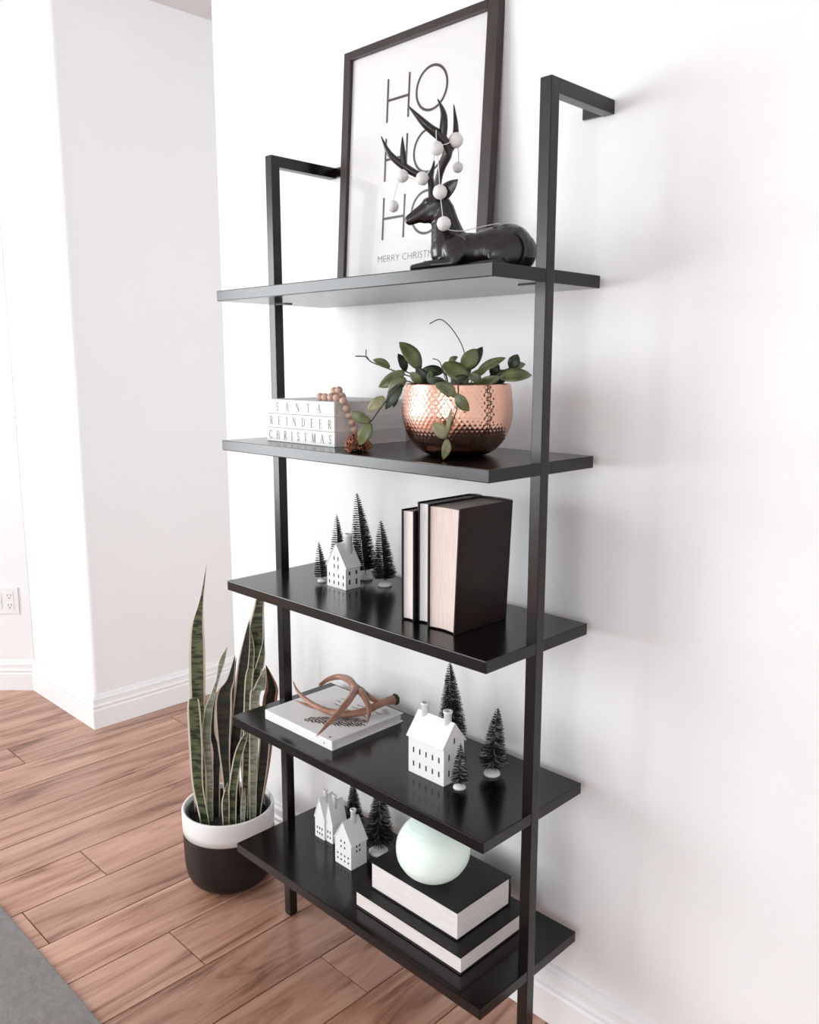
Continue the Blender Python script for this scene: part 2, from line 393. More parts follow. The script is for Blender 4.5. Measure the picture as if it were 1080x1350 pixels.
def wall_with_windows(name, axis, pos, a0, a1, wins, label):
    """wall plane at x=pos or y=pos, from a0 to a1 along the other axis, with window openings"""
    mb = MB(); d0, d1 = (pos-T, pos)
    def bx(a, b, z0, z1):
        if axis == 'x': mb.box((d0, a, z0), (d1, b, z1))
        else: mb.box((a, d0, z0), (b, d1, z1))
    cur = a0
    for (wa, wb, wz0, wz1) in wins:
        bx(cur, wa, 0, HZ); bx(wa, wb, 0, wz0); bx(wa, wb, wz1, HZ); cur = wb
    bx(cur, a1, 0, HZ)
    struct(mb.build(name, M['wall']), label, 'wall')
wall_with_windows('wall_left', 'x', X0, Y0-T, A1.y+0.05, [WIN_L], 'white window wall on the left of the room')
wall_with_windows('wall_front', 'y', Y0, X0, X1, [WIN_F1, WIN_F2], 'white window wall behind the viewer')
wall_with_windows('wall_right', 'x', X1+T, Y0-T, Y1, [HALL_FILL_WIN], 'white wall on the right of the room')
window('hall_fill_window', 'x', X1+T, HALL_FILL_WIN, 'unseen white framed window added in the side room to light the hallway')
struct(MB().box((X0-T, Y0-T, HZ), (X1+T, Y1+T, HZ+0.08)).build('ceiling', M['ceil']), 'white ceiling over the room and hallway', 'ceiling')
window('window_1', 'x', X0, WIN_L, 'white framed window in the left wall')
window('window_2', 'y', Y0, WIN_F1, 'white framed window left of the viewer')
window('window_3', 'y', Y0, WIN_F2, 'white framed tall window right of the viewer')
# baseboards
BP = [(0, 0), (0.016, 0), (0.016, 0.072), (0.0135, 0.077), (0.0135, 0.081), (0.0155, 0.085), (0.0155, 0.089), (0.011, 0.095), (0.0105, 0.108), (0.0125, 0.111), (0.0115, 0.116), (0.007, 0.121), (0.006, 0.128), (0, 0.132)]
def baseboard(name, path, label):
    """path: floor points along the wall face; the board is on the left of the walking direction"""
    pts = [Vector(p) for p in path]; n = len(BP); mb = MB(); vs = []
    for i, p in enumerate(pts):
        ds = []
        if i > 0: ds.append((pts[i]-pts[i-1]).normalized())
        if i < len(pts)-1: ds.append((pts[i+1]-pts[i]).normalized())
        ns = [Vector((-d.y, d.x)) for d in ds]
        if len(ns) == 2:
            m = (ns[0]+ns[1]).normalized(); m = m/ max(0.2, m.dot(ns[0]))
        else: m = ns[0]
        vs += [(p.x+m.x*a, p.y+m.y*a, z) for a, z in BP]
    fs = []
    for i in range(len(pts)-1):
        for k in range(n-1): fs.append((i*n+k, i*n+k+1, (i+1)*n+k+1, (i+1)*n+k))
    fs += [tuple(range(n)), tuple(range((len(pts)-1)*n, len(pts)*n))]
    struct(mb.add(vs, fs).build(name, M['trim']), label, 'baseboard')
baseboard('baseboard_back', [(X1, 0), (HX1, 0), (HX1, T)], 'white moulded baseboard under the wall behind the shelf')
baseboard('baseboard_left', [(HX0, Y1), (HX0, -0.012), (A0.x, -0.014), (A1.x, A1.y), (X0, Y0)], 'white moulded baseboard around the corner left of the hallway')

# outlet on the angled wall
dv = Vector((1, 1)).normalized(); nv = Vector((1, -1)).normalized()
oc = Vector((-2.4365, -0.0715)); ot = thing('wall_outlet', 'white double power outlet on the angled wall at far left', 'outlet', (oc.x, oc.y, 0.395), math.atan2(dv.y, dv.x))
# local: x along the wall, -y out of the wall
MB().box((-0.075, -0.006, -0.057), (0.036, -0.0003, 0.057), 0.002).build('cover_plate', M['plate'], ot)
for zc in (-0.021, 0.021):
    rc = MB().box((-0.0165, -0.0085, zc-0.0165), (0.0165, -0.0055, zc+0.0165), 0.0015).build('receptacle', M['plate'], ot)
    for sx in (-0.0065, 0.0065):
        MB().box((sx-0.0012, -0.0089, zc-0.001), (sx+0.0012, -0.0084, zc+0.008)).build('slot', M['hole_shade'], rc)
    MB().lathe([(0.0028, 0), (0.0028, 0.0004)], 12).build('ground_hole', M['hole_shade'], rc).matrix_local = Matrix.Translation((0, -0.0085, zc-0.008)) @ Matrix.Rotation(PI/2, 4, 'X')
MB().box((-0.067, -0.0085, -0.033), (-0.034, -0.0055, 0.033), 0.0015).build('rocker_switch', M['plate'], ot)

# rug
rug = MB().box((-2.6, -2.7, 0.0), (0.55, -0.692, 0.009), 0.003).build('rug', M['rug'])
tag(rug, 'flat grey woven rug at the bottom left corner', 'rug')

# ------------------------------------------------------------------ ladder shelf
W2 = 0.38; SY0, SY1 = -0.3236, -0.0246; TH = 0.0221
SZ = [1.5398, 1.2205, 0.9022, 0.5773, 0.2543]
PYF = -0.187; PS = 0.0225; HT = 1.835
rack = thing('ladder_shelf', 'tall black five-tier ladder bookshelf fixed to the white wall', 'bookshelf')
for s in SZ:
    bd = MB().box((-W2, SY0, s-TH), (W2, SY1, s), 0.0016).build('shelf_board', M['board'], rack)
    for sx in (-1, 1):      # mounting plate under each end
        xx = sx*(W2-PS-0.018)
        MB().box((xx-0.018, PYF+0.001, s-TH-0.0022), (xx+0.0175, PYF+PS-0.001, s-TH), 0.0006).build('mounting_plate', M['black'], bd)
for sx in (-1, 1):
    xa, xb = (W2-PS+0.0008, W2+0.0008) if sx > 0 else (-W2-0.0008, -W2+PS-0.0008)
    po = MB().box((xa, PYF, 0.004), (xb, PYF+PS, HT), 0.0014).build('post', M['black'], rack)
    MB().box((xa, PYF+PS-0.002, HT-0.0235), (xb, -0.0006, HT), 0.0014).build('wall_arm', M['black'], po)
    MB().box((xa+0.002, PYF+0.002, 0), (xb-0.002, PYF+PS-0.002, 0.005)).build('foot_pad', M['coverblack'], po)
    xi = xa-0.040 if sx > 0 else xb
    br = MB().box((xi, -0.006, HT-0.0225), (xi+0.040, -0.0006, HT-0.001), 0.0008)
    br.build('wall_bracket', M['black'], po)

# ------------------------------------------------------------------ picture frame
tilt = math.atan2(0.032, 0.525)
pf = thing('picture_frame', 'dark framed holiday print leaning on the wall above the top shelf', 'picture', (0, -0.0495, SZ[0]+0.0015))
pf.rotation_euler = (-tilt, 0, 0)
FX0, FX1, FH, FW, FD = -0.3075, 0.1335, 0.526, 0.0225, 0.020     # local: front face at y=0, depth to +y
MB().box((FX0, 0, 0), (FX0+FW, FD, FH), 0.0015).build('frame_rail', M['frame'], pf)
MB().box((FX1-FW-0.005, 0, 0), (FX1, FD, FH), 0.0015).build('frame_rail', M['frame'], pf)
MB().box((FX0+FW, 0, 0), (FX1-FW-0.005, FD, FW), 0.0015).build('frame_rail', M['frame'], pf)
MB().box((FX0+FW, 0, FH-FW+0.004), (FX1-FW-0.005, FD, FH), 0.0015).build('frame_rail', M['frame'], pf)
MB().box((FX0+0.01, 0.0105, 0.01), (FX1-0.012, 0.0165, FH-0.01)).build('backing_board', M['frame'], pf)
pr = MB().box((FX0+FW-0.004, 0.0085, FW-0.004), (FX1-FW-0.001, 0.010, FH-FW+0.006)).build('print', M['paper'], pf)
MB().box((FX0+FW-0.002, 0.0048, FW-0.002), (FX1-FW-0.003, 0.0062, FH-FW+0.005)).build('glass_pane', M['glass'], pf)
YP = 0.0080
def flat_poly(mb, poly, y):   # thin print in the xz plane
    n = len(poly); mb.add([(x, y, z) for x, z in poly], [tuple(range(n))])
def bar_xz(mb, x0, z0, x1, z1, w, y):
    d = Vector((x1-x0, z1-z0)).normalized(); nn = Vector((-d.y, d.x))*w/2
    flat_poly(mb, [(x0+nn.x, z0+nn.y), (x1+nn.x, z1+nn.y), (x1-nn.x, z1-nn.y), (x0-nn.x, z0-nn.y)], y)
for row, zb in enumerate((0.3555, 0.234, 0.1115)):
    zt = zb+0.089; hb = MB(); w = 0.0054
    bar_xz(hb, -0.1685, zb, -0.1685, zt, w, YP); bar_xz(hb, -0.1045, zb, -0.1045, zt, w, YP)
    bar_xz(hb, -0.1665, (zb+zt)/2, -0.1065, (zb+zt)/2, w, YP)
    hb.build('printed_letter_h', M['ink'], pr)
    ob = MB(); n = 56; cx, cz, ra = -0.0395, (zb+zt)/2, 0.0455
    ob.add([(cx+(ra-(w if k else 0))*math.cos(2*PI*i/n), YP, cz+(ra-(w if k else 0))*math.sin(2*PI*i/n)) for k in (0, 1) for i in range(n)],
           [(i, (i+1) % n, n+(i+1) % n, n+i) for i in range(n)])
    ob.build('printed_letter_o', M['ink'], pr)
def text_mesh(s, size, width, name, mat, parent, loc, rot, sx=1.0):
    cu = bpy.data.curves.new('lettering', 'FONT'); cu.body = s; cu.size = size; cu.offset = width; cu.resolution_u = 3
    to = bpy.data.objects.new('lettering', cu); C.objects.link(to)
    dg = bpy.context.evaluated_depsgraph_get(); me = bpy.data.meshes.new_from_object(to.evaluated_get(dg))
    bpy.data.objects.remove(to); bpy.data.curves.remove(cu)
    me.name = name; me.materials.clear(); me.materials.append(mat)
    xs = [v.co.x for v in me.vertices]
    o = bpy.data.objects.new(name, me); C.objects.link(o); o.parent = parent
    o.location = loc; o.rotation_euler = rot; o.scale = (sx/(max(xs)-min(xs)), 1, 1)
    return o
text_mesh('MERRY CHRISTMAS', 0.0205, -0.0004, 'printed_caption', M['inkgrey'], pr, (-0.1825, YP, 0.0645), (PI/2, 0, 0), 0.192)

# ------------------------------------------------------------------ deer figurine (local: s along the body, t towards the room, z up)
HR = Vector((math.cos(YAW), math.sin(YAW), 0)); TW = Vector((math.sin(YAW), -math.cos(YAW), 0))
deer = thing('deer_figurine', 'dark bronze reclining deer figurine with antlers on the top shelf', 'figurine', (0.265, -0.205, SZ[0]))
def D(s, t, z): return HR*s + TW*t + Vector((0, 0, z))
def blob_mesh(name, chains, voxel, mat, smooth_it=6, floor=True):
    mb = MB()
    for ch in chains:       # ch: list of (s,t,z,r[,lateral factor, height factor])
        for i in range(len(ch)):
            a = ch[i]; b = ch[min(i+1, len(ch)-1)]
            L_ = (D(*a[:3])-D(*b[:3])).length
            st = max(1, int(L_/(0.35*min(a[3], b[3])))) if i < len(ch)-1 else 1
            for k in range(st):
                f = k/st; g = [a[j]*(1-f)+b[j]*f for j in range(4)]
                lf = (a[4] if len(a) > 4 else 1)*(1-f)+(b[4] if len(b) > 4 else 1)*f
                hf = (a[5] if len(a) > 5 else 1)*(1-f)+(b[5] if len(b) > 5 else 1)*f
                o0 = len(mb.v); mb.sphere((0, 0, 0), g[3], 16, 10)
                c0 = D(*g[:3])
                for q_ in range(o0, len(mb.v)):
                    v = mb.v[q_]; mb.v[q_] = tuple(c0 + HR*v[0] + TW*v[1]*lf + Vector((0, 0, v[2]*hf)))
    me = bpy.data.meshes.new('tmp'); me.from_pydata(mb.v, [], mb.f)
    o = bpy.data.objects.new('tmp', me); C.objects.link(o)
    rm = o.modifiers.new('r', 'REMESH'); rm.mode = 'VOXEL'; rm.voxel_size = voxel; rm.use_smooth_shade = True
    sm = o.modifiers.new('s', 'SMOOTH'); sm.factor = 0.5; sm.iterations = smooth_it
    dg = bpy.context.evaluated_depsgraph_get(); res = bpy.data.meshes.new_from_object(o.evaluated_get(dg))
    bpy.data.objects.remove(o)
    if floor:
        for v in res.vertices:
            if v.co.z < 0.0005: v.co.z = 0.0005
    res.name = name; res.materials.clear(); res.materials.append(mat)
    for p_ in res.polygons: p_.use_smooth = True
    r_ = bpy.data.objects.new(name, res); C.objects.link(r_); return r_
body = blob_mesh('body', [
    [(-0.060, 0, 0.036, 0.034, 0.85), (-0.045, 0, 0.034, 0.032, 0.95), (-0.012, 0, 0.033, 0.033, 1.0), (0.018, 0, 0.037, 0.039, 1.0), (0.041, 0, 0.038, 0.0425, 0.95)],
    [(-0.062, 0, 0.052, 0.031, 0.75), (-0.068, 0, 0.078, 0.0245, 0.72), (-0.072, 0, 0.100, 0.0205, 0.75), (-0.078, 0, 0.114, 0.0175, 0.8)],
    [(-0.083, 0, 0.111, 0.0185, 0.85), (-0.098, 0, 0.103, 0.0155, 0.8), (-0.113, 0, 0.0945, 0.0128, 0.75), (-0.1280, 0, 0.0865, 0.0094, 0.8)],
    [(-0.086, 0, 0.098, 0.0165, 0.8), (-0.104, 0, 0.0915, 0.0115, 0.75)], [(-0.098, 0, 0.1125, 0.0105, 1.15)],
    [(0.022, 0.033, 0.026, 0.024, 0.5, 1.1), (0.040, 0.027, 0.034, 0.028, 0.55, 1.12)], [(0.028, -0.026, 0.030, 0.030, 0.55, 1.1), (0.046, -0.022, 0.030, 0.030, 0.6)],
    [(0.022, 0.042, 0.010, 0.010), (-0.006, 0.046, 0.008, 0.0075), (-0.028, 0.043, 0.006, 0.006)],
    [(-0.052, 0.024, 0.034, 0.022, 0.6, 1.2), (-0.056, 0.029, 0.013, 0.0115)], [(-0.050, -0.021, 0.026, 0.019, 0.7)],
    [(-0.056, 0.030, 0.012, 0.0105), (-0.090, 0.026, 0.010, 0.0085), (-0.123, 0.012, 0.0065, 0.006)],
    [(-0.056, -0.026, 0.012, 0.0105), (-0.085, -0.024, 0.012, 0.009), (-0.100, -0.018, 0.014, 0.0085)],
    [(0.055, 0, 0.034, 0.0345, 0.95)],
    [(-0.098, 0.011, 0.114, 0.0045), (-0.099, 0.0115, 0.1165, 0.0035)], [(-0.098, -0.011, 0.114, 0.0045)],
], 0.0019, M['deer'], 9)
body.parent = deer
def ear(t0, t1, s1, z1):
    mb = MB(); b0 = D(-0.0755, t0, 0.1235); tip = D(s1, t1, z1); ax = tip-b0; L_ = ax.length; ax.normalize()
    sd = ax.cross(TW).normalized(); th = sd.cross(ax)
    rows = 9
    vs = []; fs = []; n = 8
    for i in range(rows):
        f = i/(rows-1); w = 0.0112*math.sin(PI*min(1, 0.16+0.84*f)**0.85)**0.8 if f < 1 else 0.0003
        for k in range(n):
            a = 2*PI*k/n
            cup = 0.0035*math.cos(a)**2*(w/0.0098)
            vs.append(b0+ax*L_*f+sd*w*math.cos(a)+th*(0.0022*math.sin(a)*(1-f*0.7)+cup))
    for i in range(rows-1):
        for k in range(n): fs.append((i*n+k, i*n+(k+1) % n, (i+1)*n+(k+1) % n, (i+1)*n+k))
    fs += [tuple(range(n)), tuple(range((rows-1)*n, rows*n))]
    return mb.add(vs, fs, True).build('ear', M['deer'], deer)
ear(0.010, 0.022, -0.0485, 0.1475); ear(-0.010, -0.034, -0.060, 0.145)
for t_ in (0.0125, -0.0125):
    e_ = D(-0.0995, t_, 0.1155); MB().sphere(e_, 0.0028, 10, 8).build('eye', M['coverblack'], deer)
def curve(pts, sub=5):
    """Catmull-Rom through tuples of any length"""
    out = []
    P = [pts[0]]+list(pts)+[pts[-1]]
    for i in range(1, len(P)-2):
        for k in range(sub):
            t = k/sub
            out.append(tuple(0.5*((2*b)+(-a+c)*t+(2*a-5*b+4*c-d)*t*t+(-a+3*b-3*c+d)*t**3) for a, b, c, d in zip(P[i-1], P[i], P[i+1], P[i+2])))
    out.append(tuple(pts[-1])); return out
def horn(name, pts, parent, mat, n=9, sub=5):
    c = curve(pts, sub); o = MB().tube([D(*p[:3]) for p in c], [max(0.0005, p[3]*1.18) for p in c], n).build(name, mat, parent); return o
al = horn('antler', [(-0.0905, -0.008, 0.122, 0.0058), (-0.092, -0.012, 0.145, 0.0050), (-0.0955, -0.018, 0.160, 0.0048), (-0.114, -0.026, 0.1645, 0.0052), (-0.1384, -0.032, 0.1795, 0.0056), (-0.1627, -0.036, 0.2004, 0.0042), (-0.1772, -0.036, 0.2285, 0.0008)], deer, M['deer'])
horn('tine', [(-0.1385, -0.032, 0.180, 0.0052), (-0.1405, -0.030, 0.203, 0.0040), (-0.1410, -0.028, 0.2262, 0.0008)], al, M['deer'])
horn('tine', [(-0.0945, -0.014, 0.152, 0.0045), (-0.0905, -0.020, 0.170, 0.0034), (-0.0865, -0.022, 0.186, 0.0008)], al, M['deer'])
ar = horn('antler', [(-0.0835, 0.008, 0.124, 0.0060), (-0.0805, 0.014, 0.150, 0.0052), (-0.0745, 0.022, 0.168, 0.0054), (-0.0655, 0.030, 0.187, 0.0060), (-0.0740, 0.036, 0.2055, 0.0066), (-0.1034, 0.040, 0.2284, 0.0054), (-0.1316, 0.040, 0.2565, 0.0008)], deer, M['deer'])
horn('tine', [(-0.0755, 0.035, 0.209, 0.0060), (-0.0735, 0.038, 0.230, 0.0056), (-0.0745, 0.039, 0.247, 0.0040), (-0.0835, 0.038, 0.2672, 0.0008)], ar, M['deer'])
horn('tine', [(-0.0655, 0.030, 0.187, 0.0052), (-0.0560, 0.026, 0.205, 0.0046), (-0.0530, 0.022, 0.228, 0.0040), (-0.0566, 0.020, 0.2635, 0.0008)], ar, M['deer'])

# pom pom garland draped over the deer
pg = thing('pom_pom_garland', 'white felt pom pom garland looped through the deer antlers', 'garland', deer.location)
pom = [(-0.0785, 0.026, 0.1265, 0.0118), (-0.0720, 0.034, 0.0750, 0.0118), (-0.0850, 0.046, 0.1900, 0.0112), (-0.0534, 0.034, 0.2055, 0.0120), (-0.1072, -0.012, 0.1555, 0.0112), (-0.1411, -0.024, 0.1620, 0.0108), (-0.1575, -0.048, 0.1166, 0.0100), (-0.0464, -0.030, 0.1774, 0.0092)]
for s_, t_, z_, r_ in pom:
    mb = MB().sphere(D(s_, t_, z_), r_, 18, 12); c0 = D(s_, t_, z_); rr = random.Random(int(s_*1e5))
    mb.v = [tuple(c0+(Vector(v)-c0)*(1+rr.uniform(-0.03, 0.03))) for v in mb.v]
    mb.build('pom_pom', M['pom'], pg)
thread = [(-0.086, 0.046, 0.2180), (-0.085, 0.046, 0.1900), (-0.081, 0.040, 0.158), (-0.0785, 0.027, 0.1265), (-0.0755, 0.033, 0.100), (-0.0720, 0.036, 0.0750), (-0.063, 0.036, 0.0650), (-0.042, 0.030, 0.0640), (-0.026, 0.016, 0.0690), (0.0, 0.006, 0.0760), (0.025, 0.0, 0.0815)]
MB().tube([D(*p) for p in curve(thread, 5)], 0.0007, 6).build('thread', M['thread'], pg)
th2 = [(-0.1575, -0.048, 0.1166), (-0.1535, -0.040, 0.140), (-0.1411, -0.026, 0.163), (-0.123, -0.018, 0.156), (-0.1072, -0.012, 0.1560), (-0.093, 0.010, 0.168), (-0.085, 0.046, 0.190), (-0.068, 0.042, 0.198), (-0.0534, 0.034, 0.2055), (-0.047, 0.0, 0.190), (-0.0464, -0.030, 0.1774)]
MB().tube([D(*p) for p in curve(th2, 5)], 0.0007, 6).build('thread', M['thread'], pg)

# ------------------------------------------------------------------ stacked word books, second shelf
def serif(letter):
    """strokes in a 1-high cell: (x0,z0,x1,z1,width); returns strokes and advance"""
    t, k = 0.035, 0.115
    def arc(cx, cz, rx, rz, a0, a1, w0, w1, n=9):
        o = []
        for i in range(n):
            f0, f1 = i/n, (i+1)/n; A_ = math.radians(a0+(a1-a0)*f0); B_ = math.radians(a0+(a1-a0)*f1)
            mid = math.sin(PI*(f0+f1)/2); o.append((cx+rx*math.cos(A_), cz+rz*math.sin(A_), cx+rx*math.cos(B_), cz+rz*math.sin(B_), w0+(w1-w0)*mid))
        return o
    def ser(x, z, w=0.22): return (x-w/2, z, x+w/2, z, t)
    S = {'I': ([(0.14, 0, 0.14, 1, k), ser(0.14, 0.015, 0.28), ser(0.14, 0.985, 0.28)], 0.28),
         'T': ([(0.34, 0, 0.34, 1, k), (0, 0.98, 0.68, 0.98, t), (0.017, 0.98, 0.017, 0.78, t), (0.663, 0.98, 0.663, 0.78, t), ser(0.34, 0.015, 0.28)], 0.68),
         'A': ([(0.06, 0, 0.36, 1, t), (0.36, 1, 0.66, 0, k), (0.17, 0.36, 0.55, 0.36, t), ser(0.06, 0.015), ser(0.66, 0.015, 0.28)], 0.76),
         'N': ([(0.11, 0, 0.11, 1, t), (0.11, 0.98, 0.65, 0.02, k), (0.65, 0, 0.65, 1, t), ser(0.11, 0.015), ser(0.09, 0.985), ser(0.65, 0.985)], 0.76),
         'M': ([(0.11, 0, 0.13, 1, t), (0.14, 1, 0.44, 0.03, k), (0.44, 0.03, 0.74, 1, t), (0.76, 0, 0.74, 1, k), ser(0.11, 0.015), ser(0.76, 0.015, 0.28), ser(0.10, 0.985), ser(0.79, 0.985)], 0.9),
         'H': ([(0.13, 0, 0.13, 1, k), (0.63, 0, 0.63, 1, k), (0.13, 0.52, 0.63, 0.52, t)]+[ser(a, b, 0.26) for a in (0.13, 0.63) for b in (0.015, 0.985)], 0.76),
         'E': ([(0.13, 0, 0.13, 1, k), (0, 0.985, 0.56, 0.985, t), (0, 0.015, 0.58, 0.015, t), (0.13, 0.52, 0.42, 0.52, t), (0.55, 0.98, 0.55, 0.8, t), (0.57, 0.02, 0.57, 0.22, t), (0.42, 0.42, 0.42, 0.62, t)], 0.6),
         'D': ([(0.13, 0, 0.13, 1, k), (0, 0.985, 0.3, 0.985, t), (0, 0.015, 0.3, 0.015, t)]+arc(0.28, 0.5, 0.38, 0.485, 90, -90, t, k), 0.72),
         'R': ([(0.13, 0, 0.13, 1, k), (0, 0.985, 0.3, 0.985, t), (0.13, 0.5, 0.32, 0.5, t), ser(0.13, 0.015, 0.26), (0.34, 0.5, 0.62, 0.03, k), ser(0.66, 0.015, 0.12)]+arc(0.3, 0.742, 0.24, 0.243, 90, -90, t, k), 0.7),
         'C': (arc(0.38, 0.5, 0.34, 0.485, 40, 320, t, k, 14)+[(0.655, 0.98, 0.655, 0.72, t), (0.655, 0.02, 0.655, 0.24, t)], 0.7),
         'S': (arc(0.28, 0.74, 0.2, 0.24, 20, 240, t, k*0.8)+arc(0.28, 0.26, 0.21, 0.245, 60, -160, t, k*0.8)+[(0.17, 0.55, 0.40, 0.45, k), (0.475, 0.98, 0.475, 0.76, t), (0.075, 0.02, 0.075, 0.26, t)], 0.55)}
    return S[letter]
def spine_text(word, x0, x1, zb, h, y, parent):
    adv = [serif(ch)[1]*h*0.8 for ch in word]; gap = ((x1-x0)-sum(adv))/(len(word)-1)
    x = x0
    for ch, a in zip(word, adv):
        mb = MB()
        for (a0, b0, a1, b1, w) in serif(ch)[0]:
            bar_xz(mb, x+a0*h*0.8, zb+b0*h, x+a1*h*0.8, zb+b1*h, max(w, 0.045)*h, y)
        mb.build('spine_letter', M['spine_ink'], parent); x += a+gap
BX0, BX1, BYF, BYB = -0.3022, -0.0745, -0.2585, -0.052
for i, (word, tx0, tx1, lab) in enumerate([('CHRISTMAS', -0.293, -0.084, 'white book lettered CHRISTMAS at the bottom of the stack'), ('REINDEER', -0.289, -0.084, 'white book lettered REINDEER in the middle of the stack'), ('SANTA', -0.266, -0.116, 'white book lettered SANTA on top of the stack')]):
    z0 = SZ[1]+0.0303*i+0.0003; z1 = SZ[1]+0.0303*(i+1)-0.0002
    bt = thing('word_book', lab, 'book', (0, 0, 0), 0, 'white word books stacked on the second shelf')
    cv = MB().box((BX0, BYF, z0), (BX1, BYF+0.006, z1), 0.0012).build('spine', M['bookwhite'], bt)
    MB().box((BX0, BYF+0.004, z0), (BX1, BYB, z0+0.0022), 0.0004).build('cover', M['bookwhite'], bt)
    MB().box((BX0, BYF+0.004, z1-0.0022), (BX1, BYB, z1), 0.0004).build('cover', M['bookwhite'], bt)
    MB().box((BX0+0.0015, BYF+0.005, z0+0.002), (BX1-0.0015, BYB-0.003, z1-0.002)).build('page_block', M['bookside'], bt)
    spine_text(word, tx0, tx1, z0+0.0060, 0.0178, BYF-0.0003, cv)

# wood bead garland with jute tassel
bg = thing('wood_bead_garland', 'pale wood bead garland with brown tassel over the word books', 'garland')
zt = SZ[1]+0.0909
beads = [(-0.141, -0.2385, zt+0.0078), (-0.1255, -0.2385, zt+0.0078), (-0.1060, -0.2395, zt+0.0085), (-0.1105, -0.2265, zt+0.0200), (-0.0965, -0.2265, zt+0.0215), (-0.0830, -0.2300, zt+0.0100), (-0.0790, -0.2475, zt+0.0080), (-0.0650, -0.2420, zt+0.0020), (-0.0648, -0.2350, zt-0.0130), (-0.0648, -0.2280, zt-0.0275), (-0.0648, -0.2205, zt-0.0420), (-0.0640, -0.2150, zt-0.0570), (-0.0600, -0.2130, zt-0.0715)]
bm_me = None
for i, b_ in enumerate(beads):
    if bm_me is None:
        r_ = 0.0080
        bm_me = MB().lathe([(0.0018, -r_*0.96)]+[(r_*math.cos(a), r_*math.sin(a)) for a in [(-75+15*k)*PI/180 for k in range(11)]]+[(0.0018, r_*0.96)], 18).mesh('bead', M['bead'])
    o = bpy.data.objects.new('bead', bm_me); C.objects.link(o); o.parent = bg; o.location = b_
    nx = Vector(beads[min(i+1, len(beads)-1)])-Vector(beads[max(i-1, 0)])
    o.rotation_euler = nx.to_track_quat('Z', 'X').to_euler()
MB().tube(curve(beads+[(-0.05, -0.222, SZ[1]+0.014), (-0.03, -0.240, SZ[1]+0.014)], 3), 0.0010, 6).build('string', M['thread'], bg)
mb = MB(); rr = random.Random(11)
for i in range(170):      # tassel strands lying in a bundle on the shelf
    a = rr.uniform(-1, 1); zz = rr.uniform(0.0, 1)
    s0 = Vector((-0.036, -0.236, SZ[1]+0.014)); ln = rr.uniform(0.062, 0.088)
    d_ = Vector((0.80, -0.60, 0)).normalized(); sd_ = Vector((0.60, 0.80, 0))
    pts = []
    for k in range(7):
        f = k/6; spread = a*0.023*min(1, f*2.4+0.12); hgt = 0.003+0.030*zz*(min(1, f*2.2+0.3))*(1-0.6*max(0, f-0.5))*(1-0.5*a*a)
        pts.append(Vector((s0.x, s0.y, SZ[1]))+d_*ln*f+sd_*(spread+rr.uniform(-0.0035, 0.0035))+Vector((0, 0, max(0.0016, hgt+rr.uniform(-0.003, 0.003)))))
    mb.tube(pts, 0.0013, 5, True, True)
mb.build('tassel', M['jute'], bg)['kind'] = 'stuff'
MB().tube([(-0.044, -0.229, SZ[1]+0.013), (-0.026, -0.2425, SZ[1]+0.014)], [0.007, 0.0085], 12).build('tassel_binding', M['jute'], bg)

# ------------------------------------------------------------------ copper pot with hoya plant
PC = (0.184, -0.181, SZ[1])
cp = thing('copper_planter', 'round hammered copper planter holding a trailing plant', 'planter', PC)
ctrl = [(0.046, 0.0004), (0.060, 0.0035), (0.074, 0.0125), (0.088, 0.029), (0.0975, 0.050), (0.1020, 0.072), (0.1018, 0.092), (0.1000, 0.111), (0.0975, 0.1295)]
prof = curve(ctrl, 9); rows = len(prof)
def dimple(a, j):
    z_ = prof[j][1]
    fade = max(0.0, min(1.0, (z_-0.004)/0.012))*max(0.0, min(1.0, (0.1275-z_)/0.006))
    row = z_/0.0068; ri = int(row); ph = (row-ri)*2-1
    n_ = 66; aa = (a*n_/(2*PI)+0.5*(ri % 2)) % 1.0*2-1
    wob = 0.25*math.sin(ri*2.1+a*7)
    return -0.00095*fade*max(0.0, 1-(aa+wob*0.3)**2-ph**2*0.8)
NP = 396
mbp = MB().lathe([(0.0, 0.0004)]+prof, NP, (0, 0, 0), True, lambda a, j: dimple(a, j-1) if j > 0 else 0)
inner = [(0.0972, 0.1302), (0.0958, 0.1298), (0.0950, 0.118), (0.0965, 0.1)]
mbp.lathe([(0.0975, 0.1295)]+inner, 96, (0, 0, 0)).build('pot_body', M['copper'], cp)
# the lathe end cap closes the inside under the soil
mbs = MB().lathe([(0.0, 0.119)]+[(0.012*i, 0.119+0.002*math.sin(i*2.3)) for i in range(1, 8)]+[(0.0945, 0.116)], 40, dr=lambda a, j: 0)
mbs.build('soil', M['soil'], cp)

